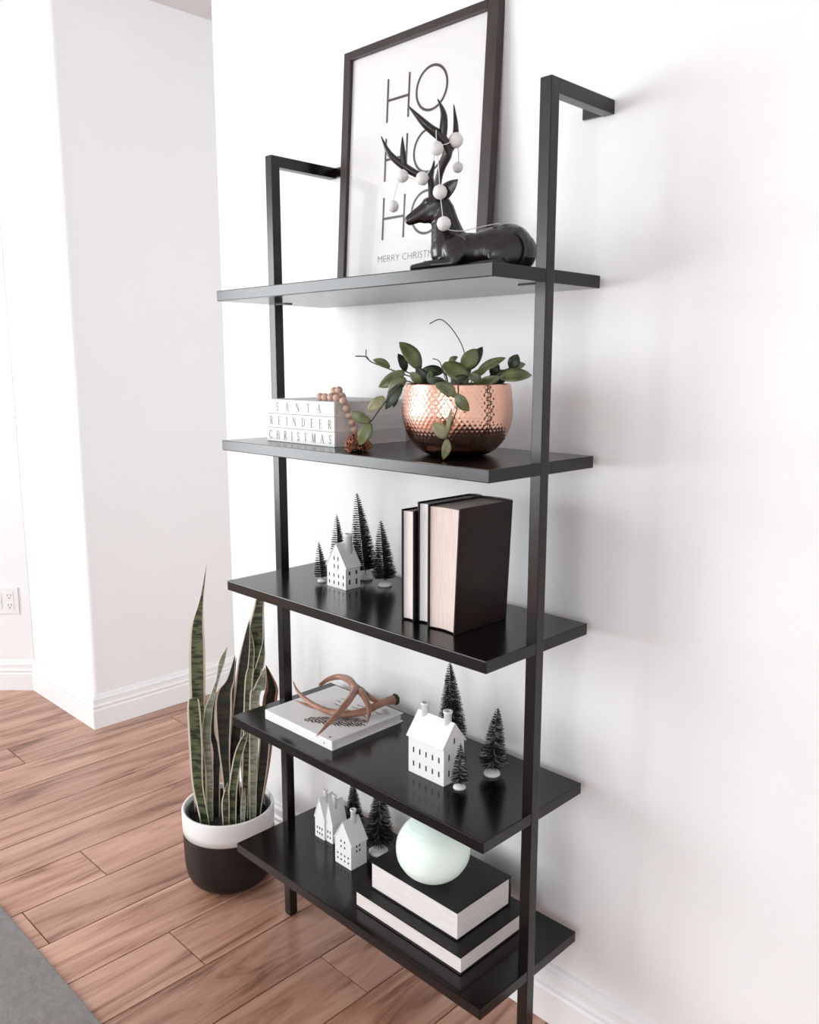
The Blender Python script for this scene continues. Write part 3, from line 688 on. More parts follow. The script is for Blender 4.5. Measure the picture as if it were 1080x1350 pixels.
def leaf_mesh(base, tip, width, normal, fold=0.25, bend=0.12, thick=0.0007, rows=9, wprof=None, twist=0.0):
    base = Vector(base); tip = Vector(tip); ax = tip-base; L_ = ax.length; ax.normalize()
    nn = Vector(normal); nn = (nn-ax*nn.dot(ax)).normalized(); sd = ax.cross(nn)
    cols = 5; vs = []; uv = []; fs = []
    for i in range(rows):
        f = i/(rows-1)
        w = width/2*(wprof(f) if wprof else (math.sin(PI*min(1.0, f*0.93+0.05))**0.75)*(1-0.25*f)*1.12)
        if i == rows-1: w = width*0.01
        q_ = Quaternion(ax, twist*f); s2 = q_ @ sd; n2 = q_ @ nn
        c0 = base+ax*L_*f+nn*bend*L_*math.sin(PI*f)
        for side in (1, -1):
            for k in range(cols):
                u = (k/(cols-1))*2-1
                if side < 0: u = -u
                vs.append(c0+s2*u*w+n2*(abs(u)**1.3*w*fold+side*thick/2*(1-abs(u)*0.7)))
                uv.append((u*0.5+0.5, f))
    n_ = cols*2
    for i in range(rows-1):
        for k in range(n_): fs.append((i*n_+k, i*n_+(k+1) % n_, (i+1)*n_+(k+1) % n_, (i+1)*n_+k))
    fs += [tuple(range(n_)), tuple(range((rows-1)*n_, rows*n_))]
    return vs, fs, uv
hoya = [(-0.035,-0.063,0.156, -0.060,-0.087,0.201, 0.025),(-0.082,-0.053,0.152, -0.091,-0.062,0.182, 0.015),(-0.074,-0.101,0.159, -0.094,-0.121,0.172, 0.013),(-0.048,-0.090,0.152, -0.079,-0.120,0.126, 0.019),(-0.032,-0.102,0.140, -0.054,-0.123,0.114, 0.019),(-0.030,-0.114,0.130, -0.049,-0.133,0.089, 0.017),(-0.044,-0.114,0.121, -0.047,-0.117,0.091, 0.010),(-0.045,-0.143,0.108, -0.064,-0.162,0.084, 0.016),(-0.055,-0.167,0.065, -0.079,-0.190,0.081, 0.015),(-0.055,-0.167,0.063, -0.068,-0.180,0.027, 0.019),(-0.045,0.011,0.152, -0.075,-0.018,0.152, 0.017),(-0.003,-0.073,0.132, -0.001,-0.071,0.154, 0.010),(0.015,-0.056,0.165, 0.045,-0.026,0.132, 0.029),(0.026,-0.017,0.159, 0.042,-0.000,0.190, 0.024),(0.003,0.031,0.156, 0.018,0.046,0.194, 0.017),(-0.025,0.004,0.167, -0.014,0.014,0.178, 0.010),(0.026,0.025,0.151, 0.060,0.059,0.175, 0.014),(0.027,0.069,0.142, 0.031,0.073,0.169, 0.016),(0.074,0.031,0.141, 0.112,0.069,0.145, 0.021),(0.068,0.068,0.158, 0.077,0.077,0.181, 0.018),(0.064,0.078,0.161, 0.081,0.094,0.165, 0.011),(0.074,-0.089,0.115, 0.051,-0.112,0.131, 0.018),(0.075,-0.088,0.115, 0.090,-0.073,0.088, 0.017),(0.061,-0.097,0.040, 0.046,-0.112,0.064, 0.019),(0.062,-0.096,0.038, 0.058,-0.100,0.002, 0.014),(0.062,-0.096,0.045, 0.067,-0.091,0.088, 0.006),(0.028,-0.000,0.138, 0.049,0.020,0.152, 0.013),(0.031,-0.053,0.130, 0.052,-0.033,0.143, 0.013),(-0.019,-0.075,0.132, -0.033,-0.089,0.149, 0.015),(0.007,0.077,0.132, 0.031,0.101,0.152, 0.015),(0.062,-0.009,0.130, 0.052,-0.019,0.150, 0.013)]

hoya += [(0.030,-0.062,0.124,0.010,-0.088,0.140,0.019),(0.048,0.000,0.126,0.082,0.018,0.142,0.018),(0.000,0.000,0.124,0.010,0.022,0.158,0.018),(-0.020,-0.055,0.126,-0.036,-0.070,0.158,0.017),(0.058,0.035,0.128,0.078,0.050,0.155,0.016),(0.020,-0.030,0.124,0.034,-0.010,0.150,0.016)]
dark_i = {1, 5, 6, 10, 14, 17, 27, 29, 19, 31, 34, 35, 37}; pale_i = {23, 24, 25, 7}
plant = thing('trailing_plant', 'green trailing plant with pointed oval leaves in the copper planter', 'plant', PC)
rr = random.Random(5)
for i, (a, b, c, d, e, f, w) in enumerate(hoya):
    nrm = TW*1.0+Vector((rr.uniform(-0.35, 0.35), rr.uniform(-0.35, 0.35), rr.uniform(0.0, 0.6)))
    m_ = 'leafdark' if i in dark_i else 'leafpale' if i in pale_i else 'leaf'
    vs, fs, uv = leaf_mesh((a, b, c), (a+(d-a)*1.08, b+(e-b)*1.08, c+(f-c)*1.08 if f > 0.01 else f), w*1.28, nrm, 0.22, 0.10)
    MB().add(vs, fs, True, uv).build('leaf', M[m_], plant)
    # petiole to the nearest place inside the pot for the leaves above the rim
    if c > 0.118 and i not in (2, 3, 4, 5, 6):
        s0 = Vector((a*0.55, b*0.55, 0.112))
        MB().tube(curve([tuple(s0), tuple((s0+Vector((a, b, c)))/2+Vector((0, 0, 0.008))), (a, b, c)], 4), 0.0012, 6).build('stem', M['stem'], plant)
for st, r_ in [([(0.012, -0.02, 0.110), (0.026, -0.003, 0.152), (0.021, -0.008, 0.190), (0.014, -0.015, 0.211), (0.002, -0.026, 0.233), (-0.010, -0.038, 0.244), (-0.023, -0.051, 0.236)], 0.0009),
           ([(-0.02, -0.04, 0.11), (-0.042, -0.070, 0.139), (-0.054, -0.082, 0.146), (-0.074, -0.101, 0.156), (-0.097, -0.125, 0.169), (-0.104, -0.131, 0.178), (-0.118, -0.145, 0.179)], 0.0011),
           ([(-0.101, -0.128, 0.173), (-0.104, -0.131, 0.178), (-0.104, -0.131, 0.191)], 0.0009),
           ([(-0.01, -0.06, 0.112), (-0.015, -0.107, 0.134), (-0.027, -0.118, 0.131), (-0.038, -0.129, 0.115), (-0.050, -0.141, 0.094), (-0.065, -0.158, 0.063)], 0.0012),
           ([(-0.012, -0.012, 0.12), (-0.021, -0.021, 0.162), (-0.026, -0.025, 0.172), (-0.033, -0.032, 0.175)], 0.0009),
           ([(0.05, -0.05, 0.115), (0.068, -0.0735, 0.133), (0.076, -0.084, 0.115), (0.0765, -0.088, 0.088), (0.064, -0.099, 0.038)], 0.0011)]:
    MB().tube(curve(st, 5), r_, 6).build('stem', M['stem'], plant)

# ------------------------------------------------------------------ little white houses
def house(name, label, loc, w, d, eave, peak, ridge, chims, fwin, swin, ov=0.0025, rt=0.0022, group=None, door=None):
    """local: front-left-bottom corner at the origin, front on y=0 facing -y; ridge along 'x' or 'y'"""
    h = thing(name, label, 'house ornament', loc, 0, group)
    hm = MB()
    if ridge == 'y':
        hm.prism([(0, 0), (w, 0), (w, eave), (w/2, peak), (0, eave)], 0, d, 'y')
        sl = Vector((w/2, peak-eave)).normalized(); nn = Vector((-sl.y, sl.x))*rt
        for sgn in (-1, 1):
            e0 = Vector((w/2-(w/2)*1.0, eave))-sl*ov*1.6; p0 = Vector((w/2, peak))
            poly = [e0, p0, p0+Vector((0, nn.y*1.3)), e0+nn]
            poly = [((q_.x if sgn < 0 else w-q_.x), q_.y) for q_ in poly]
            MB().prism(poly, -ov*0.5, d+ov*0.5, 'y').build('roof', M['ceramic'], h)
    else:
        hm.prism([(0, 0), (d, 0), (d, eave), (d/2, peak), (0, eave)], 0, w, 'x')
        sl = Vector((d/2, peak-eave)).normalized(); nn = Vector((-sl.y, sl.x))*rt
        for sgn in (-1, 1):
            e0 = Vector((0, eave))-sl*ov*1.6; p0 = Vector((d/2, peak))
            poly = [e0, p0, p0+Vector((0, nn.y*1.3)), e0+nn]
            poly = [((q_.x if sgn < 0 else d-q_.x), q_.y) for q_ in poly]
            MB().prism(poly, -ov*0.5, w+ov*0.5, 'x').build('roof', M['ceramic'], h)
    hm.build('body', M['ceramic'], h)
    for (cx, cy, zb, zt_, cr) in chims:
        c_ = MB().lathe([(cr*0.92, zb), (cr*0.92, zt_-cr*0.6), (cr*1.12, zt_-cr*0.5), (cr*1.12, zt_), (cr*0.62, zt_), (cr*0.6, zt_-0.004)], 16, (cx, cy, 0)).build('chimney', M['ceramic'], h)
        MB().lathe([(cr*0.6, zt_-0.0038), (cr*0.6, zt_-0.0034)], 14, (cx, cy, 0)).build('chimney_shade_disc', M['hole_shade'], c_)  # dark disc painted as the shade down the flue
    def arch(cx, cz, ww, hh):
        pts = [(cx-ww/2, cz-hh/2), (cx+ww/2, cz-hh/2)]
        for k in range(5):
            a = PI*k/4; pts.append((cx+ww/2*math.cos(a), cz+hh/2-ww/2+ww/2*math.sin(a)))
        return pts
    for (cx, cz, ww, hh) in fwin: MB().prism(arch(cx, cz, ww, hh), -0.0003, 0.0015, 'y').build('window', M['hole_shade'], h)  # dark plate in place of a cut-out, its inner shade painted on
    for (cy, cz, ww, hh) in swin: MB().prism(arch(cy, cz, ww, hh), w-0.0015, w+0.0003, 'x').build('window', M['hole_shade'], h)
    return h
fw = [(0.0075+0.0155*i, zc, 0.0032, 0.0085) for i in range(4) for zc in (0.0115, 0.0275)]+[(xc, zc, 0.0032, 0.0095) for xc in (0.0245, 0.0375) for zc in (0.048, 0.066)]
house('village_house', 'white ceramic house ornament among trees on the third shelf', (-0.1868, -0.1900, SZ[2]), 0.062, 0.042, 0.050, 0.098, 'y', [(0.040, 0.028, 0.075, 0.118, 0.0092)], fw, [(0.011, 0.0165, 0.0045, 0.011), (0.011, 0.036, 0.0045, 0.009), (0.031, 0.036, 0.0045, 0.009), (0.031, 0.0150, 0.0045, 0.013)])
fw = [(0.014+0.0172*i, zc, 0.0036, 0.0115) for i in range(5) for zc in (0.0215, 0.0505)]
house('village_house', 'large white ceramic house ornament with two chimneys on the fourth shelf', (0.1032, -0.2260, SZ[3]), 0.0955, 0.059, 0.080, 0.120, 'x', [(0.017, 0.030, 0.100, 0.142, 0.0085), (0.078, 0.030, 0.100, 0.142, 0.0085)], fw, [(0.015, 0.055, 0.0036, 0.013), (0.015, 0.022, 0.0036, 0.013), (0.030, 0.085, 0.0036, 0.012), (0.045, 0.055, 0.0036, 0.013), (0.045, 0.022, 0.0036, 0.013)], ov=0.0035, rt=0.003)
fw = [(0.009+0.0122*i, zc, 0.0042, 0.0052) for i in range(4) for zc in (0.014, 0.0265)]+[(xc, zc, 0.0042, 0.0058) for xc in (0.0212, 0.0334) for zc in (0.0465, 0.060)]
house('village_house', 'white ceramic house ornament standing in front on the bottom shelf', (-0.1555, -0.2055, SZ[4]), 0.0555, 0.047, 0.062, 0.108, 'y', [(0.030, 0.030, 0.090, 0.129, 0.0068)], fw, [(cy, zc, 0.0038, 0.0062) for cy in (0.017, 0.026) for zc in (0.041, 0.0525)])
# the double-gabled one further back
dh = thing('village_house', 'white ceramic double-gabled house ornament at the back of the bottom shelf', 'house ornament', (-0.2735, -0.1690, SZ[4]))
for x0, w_, d_, ev, pk, yy in [(0, 0.035, 0.042, 0.052, 0.104, 0.0), (0.0345, 0.026, 0.042, 0.048, 0.100, 0.004)]:
    MB().prism([(x0, 0), (x0+w_, 0), (x0+w_, ev), (x0+w_/2, pk), (x0, ev)], yy, yy+d_, 'y').build('body', M['ceramic'], dh)
    sl = Vector((w_/2, pk-ev)).normalized(); nn = Vector((-sl.y, sl.x))*0.002
    for sgn in (-1, 1):
        e0 = Vector((0, ev))-sl*0.003; p0 = Vector((w_/2, pk)); poly = [e0, p0, p0+Vector((0, nn.y*1.3+0.001)), e0+nn]
        MB().prism([(x0+(q_.x if sgn < 0 else w_-q_.x), q_.y) for q_ in poly], yy-0.0012, yy+d_+0.0012, 'y').build('roof', M['ceramic'], dh)
    cx = x0+w_*0.55
    c_ = MB().lathe([(0.0048, pk-0.02), (0.0048, pk+0.010), (0.0058, pk+0.011), (0.0058, pk+0.016), (0.003, pk+0.016), (0.003, pk+0.012)], 14, (cx, yy+0.018, 0)).build('chimney', M['ceramic'], dh)
    MB().lathe([(0.003, pk+0.0124), (0.003, pk+0.0128)], 12, (cx, yy+0.018, 0)).build('chimney_shade_disc', M['hole_shade'], c_)
    nwin = 3 if w_ > 0.03 else 2
    for i in range(nwin):
        for zc in (0.0125, 0.026):
            xc = x0+w_*(i+1)/(nwin+1)
            MB().box((xc-0.0018, yy-0.0003, zc-0.003), (xc+0.0018, yy+0.001, zc+0.003)).build('window', M['hole_shade'], dh)  # dark plate painted as the shade of a cut-out window

# ------------------------------------------------------------------ bottle brush trees
def brush_tree(label, pos, height, rad, lean=(0, 0), base_r=None, seed=1, frost=0.0, group='bottle brush trees on the shelves'):
    t = thing('bottle_brush_tree', label, 'ornament tree', pos, 0, group)
    rn = random.Random(seed); br = base_r or rad*0.62; bh = max(0.006, height*0.055)
    MB().lathe([(0, 0)]+[(br, 0.0003), (br, bh*0.45), (br*0.86, bh*0.85), (br*0.4, bh*1.1), (0.0012, bh*1.5)], 22, dr=lambda a, j: 0.0).build('snowy_base', M['snow'], t)
    tip = Vector((lean[0], lean[1], height)); b0 = Vector((0, 0, bh*0.9))
    ax = (tip-b0)
    MB().tube([b0, b0+ax*0.5, tip], [0.0013, 0.0011, 0.0006], 6).build('wire_stem', M['bristle'], t)
    axn = ax.normalized(); e1 = axn.orthogonal().normalized(); e2 = axn.cross(e1)
    dark, fr = MB(), MB()
    pitch = 0.0052; H_ = ax.length; z0 = 0.055*H_; rows_ = int((H_-z0)/pitch)
    for i in range(rows_):
        f = i/rows_; h0 = z0+i*pitch
        rr_ = rad*min(1.0, (1-f)**0.72*1.06)*(0.86+0.14*math.sin(min(1, f*6+0.35)*PI/2))+0.0012
        nb_ = int(24+44*rr_/0.03)
        for k in range(nb_):
            a = 2*PI*(k+rn.uniform(-0.3, 0.3))/nb_; L_ = rr_*rn.uniform(0.82, 1.06)
            hh = h0+pitch*k/nb_+rn.uniform(-0.0004, 0.0004)
            d_ = (e1*math.cos(a)+e2*math.sin(a)); p0 = b0+axn*hh; p1 = p0+d_*L_+axn*L_*rn.uniform(0.12, 0.22)-Vector((0, 0, L_*0.06))
            tgt = fr if rn.random() < frost else dark
            sd = d_.cross(axn)*0.0005; up_ = axn*0.0005
            vs = [p0+sd, p0-sd*0.5+up_, p0-sd*0.5-up_, p1+sd*0.7, p1-sd*0.35+up_*0.7, p1-sd*0.35-up_*0.7]
            tgt.add(vs, [(0, 1, 4, 3), (1, 2, 5, 4), (2, 0, 3, 5), (3, 4, 5)])
    dark.build('bristles', M['bristle'], t)['kind'] = 'stuff'
    if fr.v: fr.build('frosted_bristles', M['frost'], t)['kind'] = 'stuff'
    return t
RV = HR
def ln(px): return (RV.x*px, RV.y*px)
brush_tree('smallest dark bottle brush tree left of the house on the third shelf', (-0.2195, -0.1790, SZ[2]), 0.092, 0.0150, ln(-0.006), 0.0100, 1)
brush_tree('dark bottle brush tree behind the left of the third shelf house', (-0.2105, -0.1350, SZ[2]), 0.150, 0.0225, ln(-0.004), 0.0130, 2)
brush_tree('tallest dark bottle brush tree behind the house on the third shelf', (-0.1690, -0.0920, SZ[2]), 0.198, 0.0300, ln(-0.018), 0.0165, 3)
brush_tree('dark bottle brush tree right of the house on the third shelf', (-0.0930, -0.1030, SZ[2]), 0.146, 0.0265, ln(-0.009), 0.0155, 4)
brush_tree('tall dark bottle brush tree behind the two-chimney house', (0.0900, -0.0780, SZ[3]), 0.188, 0.0310, ln(-0.008), 0.0165, 5, 0.06)
brush_tree('small bottle brush tree in front of the two-chimney house', (0.2230, -0.2070, SZ[3]), 0.092, 0.0165, ln(0.001), 0.0125, 6, 0.16)
brush_tree('bottle brush tree right of the two-chimney house by the post', (0.2330, -0.1200, SZ[3]), 0.140, 0.0280, ln(0.009), 0.0165, 7, 0.2)
brush_tree('bottle brush tree between the white houses on the bottom shelf', (-0.2230, -0.0850, SZ[4]), 0.128, 0.0240, ln(-0.004), 0.0130, 8, 0.05)
brush_tree('bottle brush tree beside the stacked books on the bottom shelf', (-0.1110, -0.1100, SZ[4]), 0.178, 0.0370, ln(0.004), 0.0230, 9, 0.12)

# ------------------------------------------------------------------ books
def upright_book(label, x0, x1, yf, yb, h, pages, cover, flare=0.0, ct=0.003, hollow=0.002):
    """standing with the page edges towards the room (-y), spine towards the wall"""
    b = thing('upright_book', label, 'book', ((x0+x1)/2, (yf+yb)/2, SZ[2]), 0, 'dark books standing on the third shelf')
    w = (x1-x0)/2; d = (yb-yf)/2; z0 = 0.0004
    def skew(mb):
        mb.v = [(x+(flare*(z/h) if x > 0 else 0)*(1 if x > 0 else 0), y, z) for x, y, z in mb.v]; return mb
    skew(MB().box((-w, -d, z0), (-w+ct, d-0.002, h), 0.0008)).build('cover', M[cover], b)
    skew(MB().box((w-ct, -d, z0), (w, d-0.002, h), 0.0008)).build('cover', M[cover], b)
    mb = MB(); n = 10
    poly = [(-w, d-0.004)]+[(w*math.cos(PI-PI*i/n), d-0.004+0.010*math.sin(PI*i/n)) for i in range(n+1)]+[(w, d-0.004), (w-ct*0.8, d-0.005), (-w+ct*0.8, d-0.005)]
    m_ = len(poly); mb.add([(x, y, z0) for x, y in poly]+[(x, y, h) for x, y in poly], [tuple(range(m_)), tuple(range(m_, 2*m_))]+[(i, (i+1) % m_, (i+1) % m_+m_, i+m_) for i in range(m_)])
    skew(mb).build('spine', M[cover], b)
    mb = MB(); n = 8; pw = w-ct; f0 = -d+0.004
    poly = [(-pw+2*pw*i/n, f0+hollow*math.sin(PI*i/n)*1.6) for i in range(n+1)]+[(pw, d-0.005), (-pw, d-0.005)]
    m_ = len(poly); zt_ = h-0.0035
    mb.add([(x, y, z0+0.003) for x, y in poly]+[(x, y, zt_) for x, y in poly], [tuple(range(m_)), tuple(range(m_, 2*m_))]+[(i, (i+1) % m_, (i+1) % m_+m_, i+m_) for i in range(m_)])
    skew(mb).build('page_block', M[pages], b)
upright_book('thin dark book with ivory pages, leftmost of three upright', 0.1120, 0.1445, -0.2548, -0.125, 0.2150, 'pages_up_l', 'coverblack', 0, 0.0026)
upright_book('black book with white pages standing between two upright books', 0.1468, 0.1815, -0.2470, -0.100, 0.2320, 'pages_up_w', 'coverblack', 0, 0.0028)
upright_book('thick dark brown book with cream pages, rightmost of three upright', 0.1850, 0.2530, -0.2600, -0.1085, 0.2330, 'pages_up_c', 'coverbrown', 0.0105, 0.0034, 0.003)

def flat_book(label, x0, x1, yf, yb, z0, h, pages, cover, ct=0.003, inset=0.004):
    """lying flat; spine on the right-back side hidden, pages on -y and +x sides"""
    b = thing('flat_book', label, 'book', ((x0+x1)/2, (yf+yb)/2, z0), 0)
    w = (x1-x0)/2; d = (yb-yf)/2
    MB().box((-w, -d, 0.0003), (w, d, ct), 0.0008).build('cover', M[cover], b)
    MB().box((-w, -d, h-ct), (w, d, h), 0.0008).build('cover', M[cover], b)
    MB().box((-w+inset, -d+inset, ct), (w-inset*0.6, d-0.006, h-ct), 0.0004).build('page_block', M[pages], b)
    mb = MB(); n = 8
    poly = [(d-0.006, ct*0.5)]+[(d-0.004+0.004*math.sin(PI*i/n), ct*0.5+(h-ct)*i/n) for i in range(n+1)]+[(d-0.006, h-ct*0.5)]
    mb.prism(poly, -w, w, 'x').build('spine', M[cover], b)
    return b
flat_book('large black book with cream pages, lower of two under the orb', -0.0015, 0.2985, -0.2848, -0.0700, SZ[4], 0.0386, 'pages_flat2', 'coverblack')
flat_book('smaller black book with white pages directly under the mint orb', 0.0205, 0.2645, -0.2570, -0.0900, SZ[4]+0.0388, 0.0618, 'pages_flat', 'coverblack', 0.003, 0.0025)

# ribbed mint orb
HB = SZ[4]+0.0388+0.0618
prof = []
n = 64
for i in range(n+1):
    a = -PI/2+PI*i/n; rr_ = 0.0755*math.cos(a); zz = 0.067*math.sin(a)
    prof.append((max(0, rr_), zz))
prof = [(r_+0.0007*math.sin(z_*900)*(1 if abs(z_) < 0.055 else 0), z_) for r_, z_ in prof if z_ > -0.0655 and z_ < 0.0655]
orb = thing('glass_orb', 'round pale mint glass orb resting on the black books', 'ornament', (0.1525, -0.2050, HB))
MB().lathe([(0, prof[0][1])]+prof+[(0, prof[-1][1])], 72, (0, 0, 0.0657)).build('glowing_glass', M['orb'], orb)

# ------------------------------------------------------------------ white book and antler on the fourth shelf
wb = thing('white_book', 'white illustrated hardcover lying under the antler on the fourth shelf', 'book', (0, 0, SZ[3]))
X0b, X1b, Y0b, Y1b, HBk = -0.3115, -0.0730, -0.2790, -0.0660, 0.0224
MB().box((X0b, Y0b, 0.0003), (X1b, Y1b, 0.0030), 0.0008).build('cover', M['bookwhite'], wb)
tc_ = MB().box((X0b, Y0b, HBk-0.0027), (X1b, Y1b, HBk), 0.0008).build('cover', M['bookwhite'], wb)
MB().box((X0b+0.004, Y0b+0.002, 0.0028), (X1b-0.004, Y1b-0.004, HBk-0.0026)).build('page_block', M['pages_flat'], wb)
MB().box((X0b, Y0b, 0.0015), (X1b, Y0b+0.004, HBk-0.0015), 0.0008).build('spine', M['bookwhite'], wb)
rr = random.Random(21); zt = HBk+0.0002
def scribble(x0, y0, length, ang, w, mat, name):
    mb = MB(); d_ = Vector((math.cos(ang), math.sin(ang))); n_ = Vector((-d_.y, d_.x)); k = 8
    vs = []
    for i in range(k+1):
        f = i/k; c0 = Vector((x0, y0))+d_*length*f+n_*0.0016*math.sin(f*9+x0*300)
        ww = w*(0.35+0.65*math.sin(PI*f))
        vs += [(c0.x+n_.x*ww, c0.y+n_.y*ww, zt), (c0.x-n_.x*ww, c0.y-n_.y*ww, zt)]
    mb.add(vs, [(2*i, 2*i+1, 2*i+3, 2*i+2) for i in range(k)]); mb.build(name, M[mat], tc_)
# faint handwritten lines near the back, feather drawing across the middle, small mark at the corner
for i in range(9): scribble(-0.235+0.052*(i % 3)+rr.uniform(-0.006, 0.006), -0.110-0.017*(i//3), rr.uniform(0.022, 0.040), rr.uniform(-0.12, 0.12), 0.0016, 'inkgrey', 'cover_lettering')
quill = [(-0.205, -0.248), (-0.095, -0.168)]
qd = (Vector(quill[1])-Vector(quill[0]))
for i in range(26):
    f = i/26; p = Vector(quill[0])+qd*f; side = 1 if i % 2 else -1
    scribble(p.x, p.y, 0.018+0.020*math.sin(PI*f), math.atan2(qd.y, qd.x)+side*0.75, 0.0030, 'bookprint' if i % 3 else 'inkgrey', 'cover_drawing')
scribble(-0.206, -0.249, qd.length, math.atan2(qd.y, qd.x), 0.0012, 'bookprint', 'cover_drawing')
for i in range(5): scribble(-0.125+0.006*i, -0.088-0.004*i, 0.018, 0.5, 0.0012, 'bookprint', 'cover_drawing')
MB().lathe([(0.0028, 0), (0.0028, 0.0002)], 12, (-0.092, -0.268, HBk)).build('cover_mark', M['ink'], tc_)
MB().box((-0.101, Y0b-0.0002, 0.009), (-0.097, Y0b+0.001, 0.012)).build('spine_mark', M['inkgrey'], wb)

an = thing('shed_antler', 'brown shed deer antler resting on the white book', 'antler', (0, 0, 0))
def antl(name, pts, rads, parent, mat='antler'):
    c = curve([tuple(p)+(r_,) for p, r_ in zip(pts, rads)], 6)
    rq = random.Random(len(pts)*17)
    return MB().tube([p[:3] for p in c], [max(0.0006, p[3]*(1+rq.uniform(-0.05, 0.05))) for p in c], 10).build(name, M[mat], parent)
beam = antl('beam', [(-0.110,-0.058,0.618),(-0.113,-0.074,0.619),(-0.118,-0.097,0.617),(-0.121,-0.142,0.612),(-0.139,-0.176,0.6095),(-0.168,-0.197,0.611),(-0.201,-0.211,0.618),(-0.239,-0.217,0.628),(-0.270,-0.217,0.640),(-0.291,-0.212,0.655)], [0.0105, 0.0100, 0.0092, 0.0088, 0.0085, 0.0080, 0.0064, 0.0050, 0.0034, 0.0010], an)
antl('tine', [(-0.162,-0.190,0.611),(-0.207,-0.198,0.609),(-0.243,-0.210,0.611),(-0.272,-0.223,0.618)], [0.0065, 0.0050, 0.0036, 0.0010], an)
arch_ = antl('tine', [(-0.124,-0.091,0.618),(-0.128,-0.118,0.635),(-0.151,-0.123,0.645),(-0.172,-0.126,0.651),(-0.208,-0.111,0.654),(-0.252,-0.104,0.648),(-0.274,-0.120,0.640),(-0.274,-0.147,0.632)], [0.0060, 0.0070, 0.0085, 0.0095, 0.0085, 0.0070, 0.0060, 0.0040], an)
antl('tine', [(-0.163,-0.129,0.651),(-0.134,-0.176,0.645),(-0.121,-0.213,0.635),(-0.112,-0.252,0.622),(-0.098,-0.300,0.610)], [0.0085, 0.0082, 0.0074, 0.0055, 0.0010], an)
antl('tine', [(-0.148,-0.130,0.648),(-0.113,-0.144,0.640),(-0.090,-0.156,0.624),(-0.078,-0.174,0.6045)], [0.0080, 0.0068, 0.0050, 0.0010], an)
mb = MB().lathe([(0.006, -0.006), (0.011, -0.005), (0.0135, -0.001), (0.0125, 0.003), (0.009, 0.006)], 20, dr=lambda a, j: 0.0012*math.sin(a*7+j*1.7))
bo = mb.build('burr', M['burr'], an); bo.matrix_local = Matrix.Translation((-0.1095, -0.0555, 0.618)) @ Vector((0.15, 0.97, 0.0)).to_track_quat('Z', 'X').to_matrix().to_4x4()

# ------------------------------------------------------------------ snake plant in a two-tone pot
SP = (-0.617, -0.193, 0)
pot = thing('floor_planter', 'two-tone pot with white rim and black base on the floor', 'planter', SP)
R_ = 0.1225; HP = 0.216; HB_ = 0.154
outer = [(0.0, 0.0005), (0.070, 0.0005), (0.085, 0.003), (0.100, 0.012), (0.111, 0.028), (0.117, 0.050), (0.120, 0.080), (0.1215, HB_)]
MB().lathe(outer[:3]+curve(outer[2:-1]+[(0.1215, HB_-0.004)], 5)[1:]+[(0.1215, HB_-0.0004), (0.1211, HB_), (0.118, HB_)], 72).build('black_base', M['potblack'], pot)
MB().lathe([(0.1215, HB_+0.0002), (R_, HB_+0.02), (R_, HP-0.003), (R_-0.0015, HP), (R_-0.0065, HP), (R_-0.008, HP-0.003), (R_-0.008, HB_+0.0002)], 72).build('white_rim', M['potwhite'], pot)
MB().lathe([(0.110, 0.13), (0.110, HP-0.012), (0.1075, HP-0.010), (0.105, HP-0.012), (0.105, 0.13)], 64).build('nursery_liner', M['plastic_dark'], pot)
MB().lathe([(0.0, 0.182), (0.04, 0.186), (0.08, 0.183), (0.1048, 0.180), (0.1048, 0.175)], 40, dr=lambda a, j: 0).build('soil', M['soil'], pot)
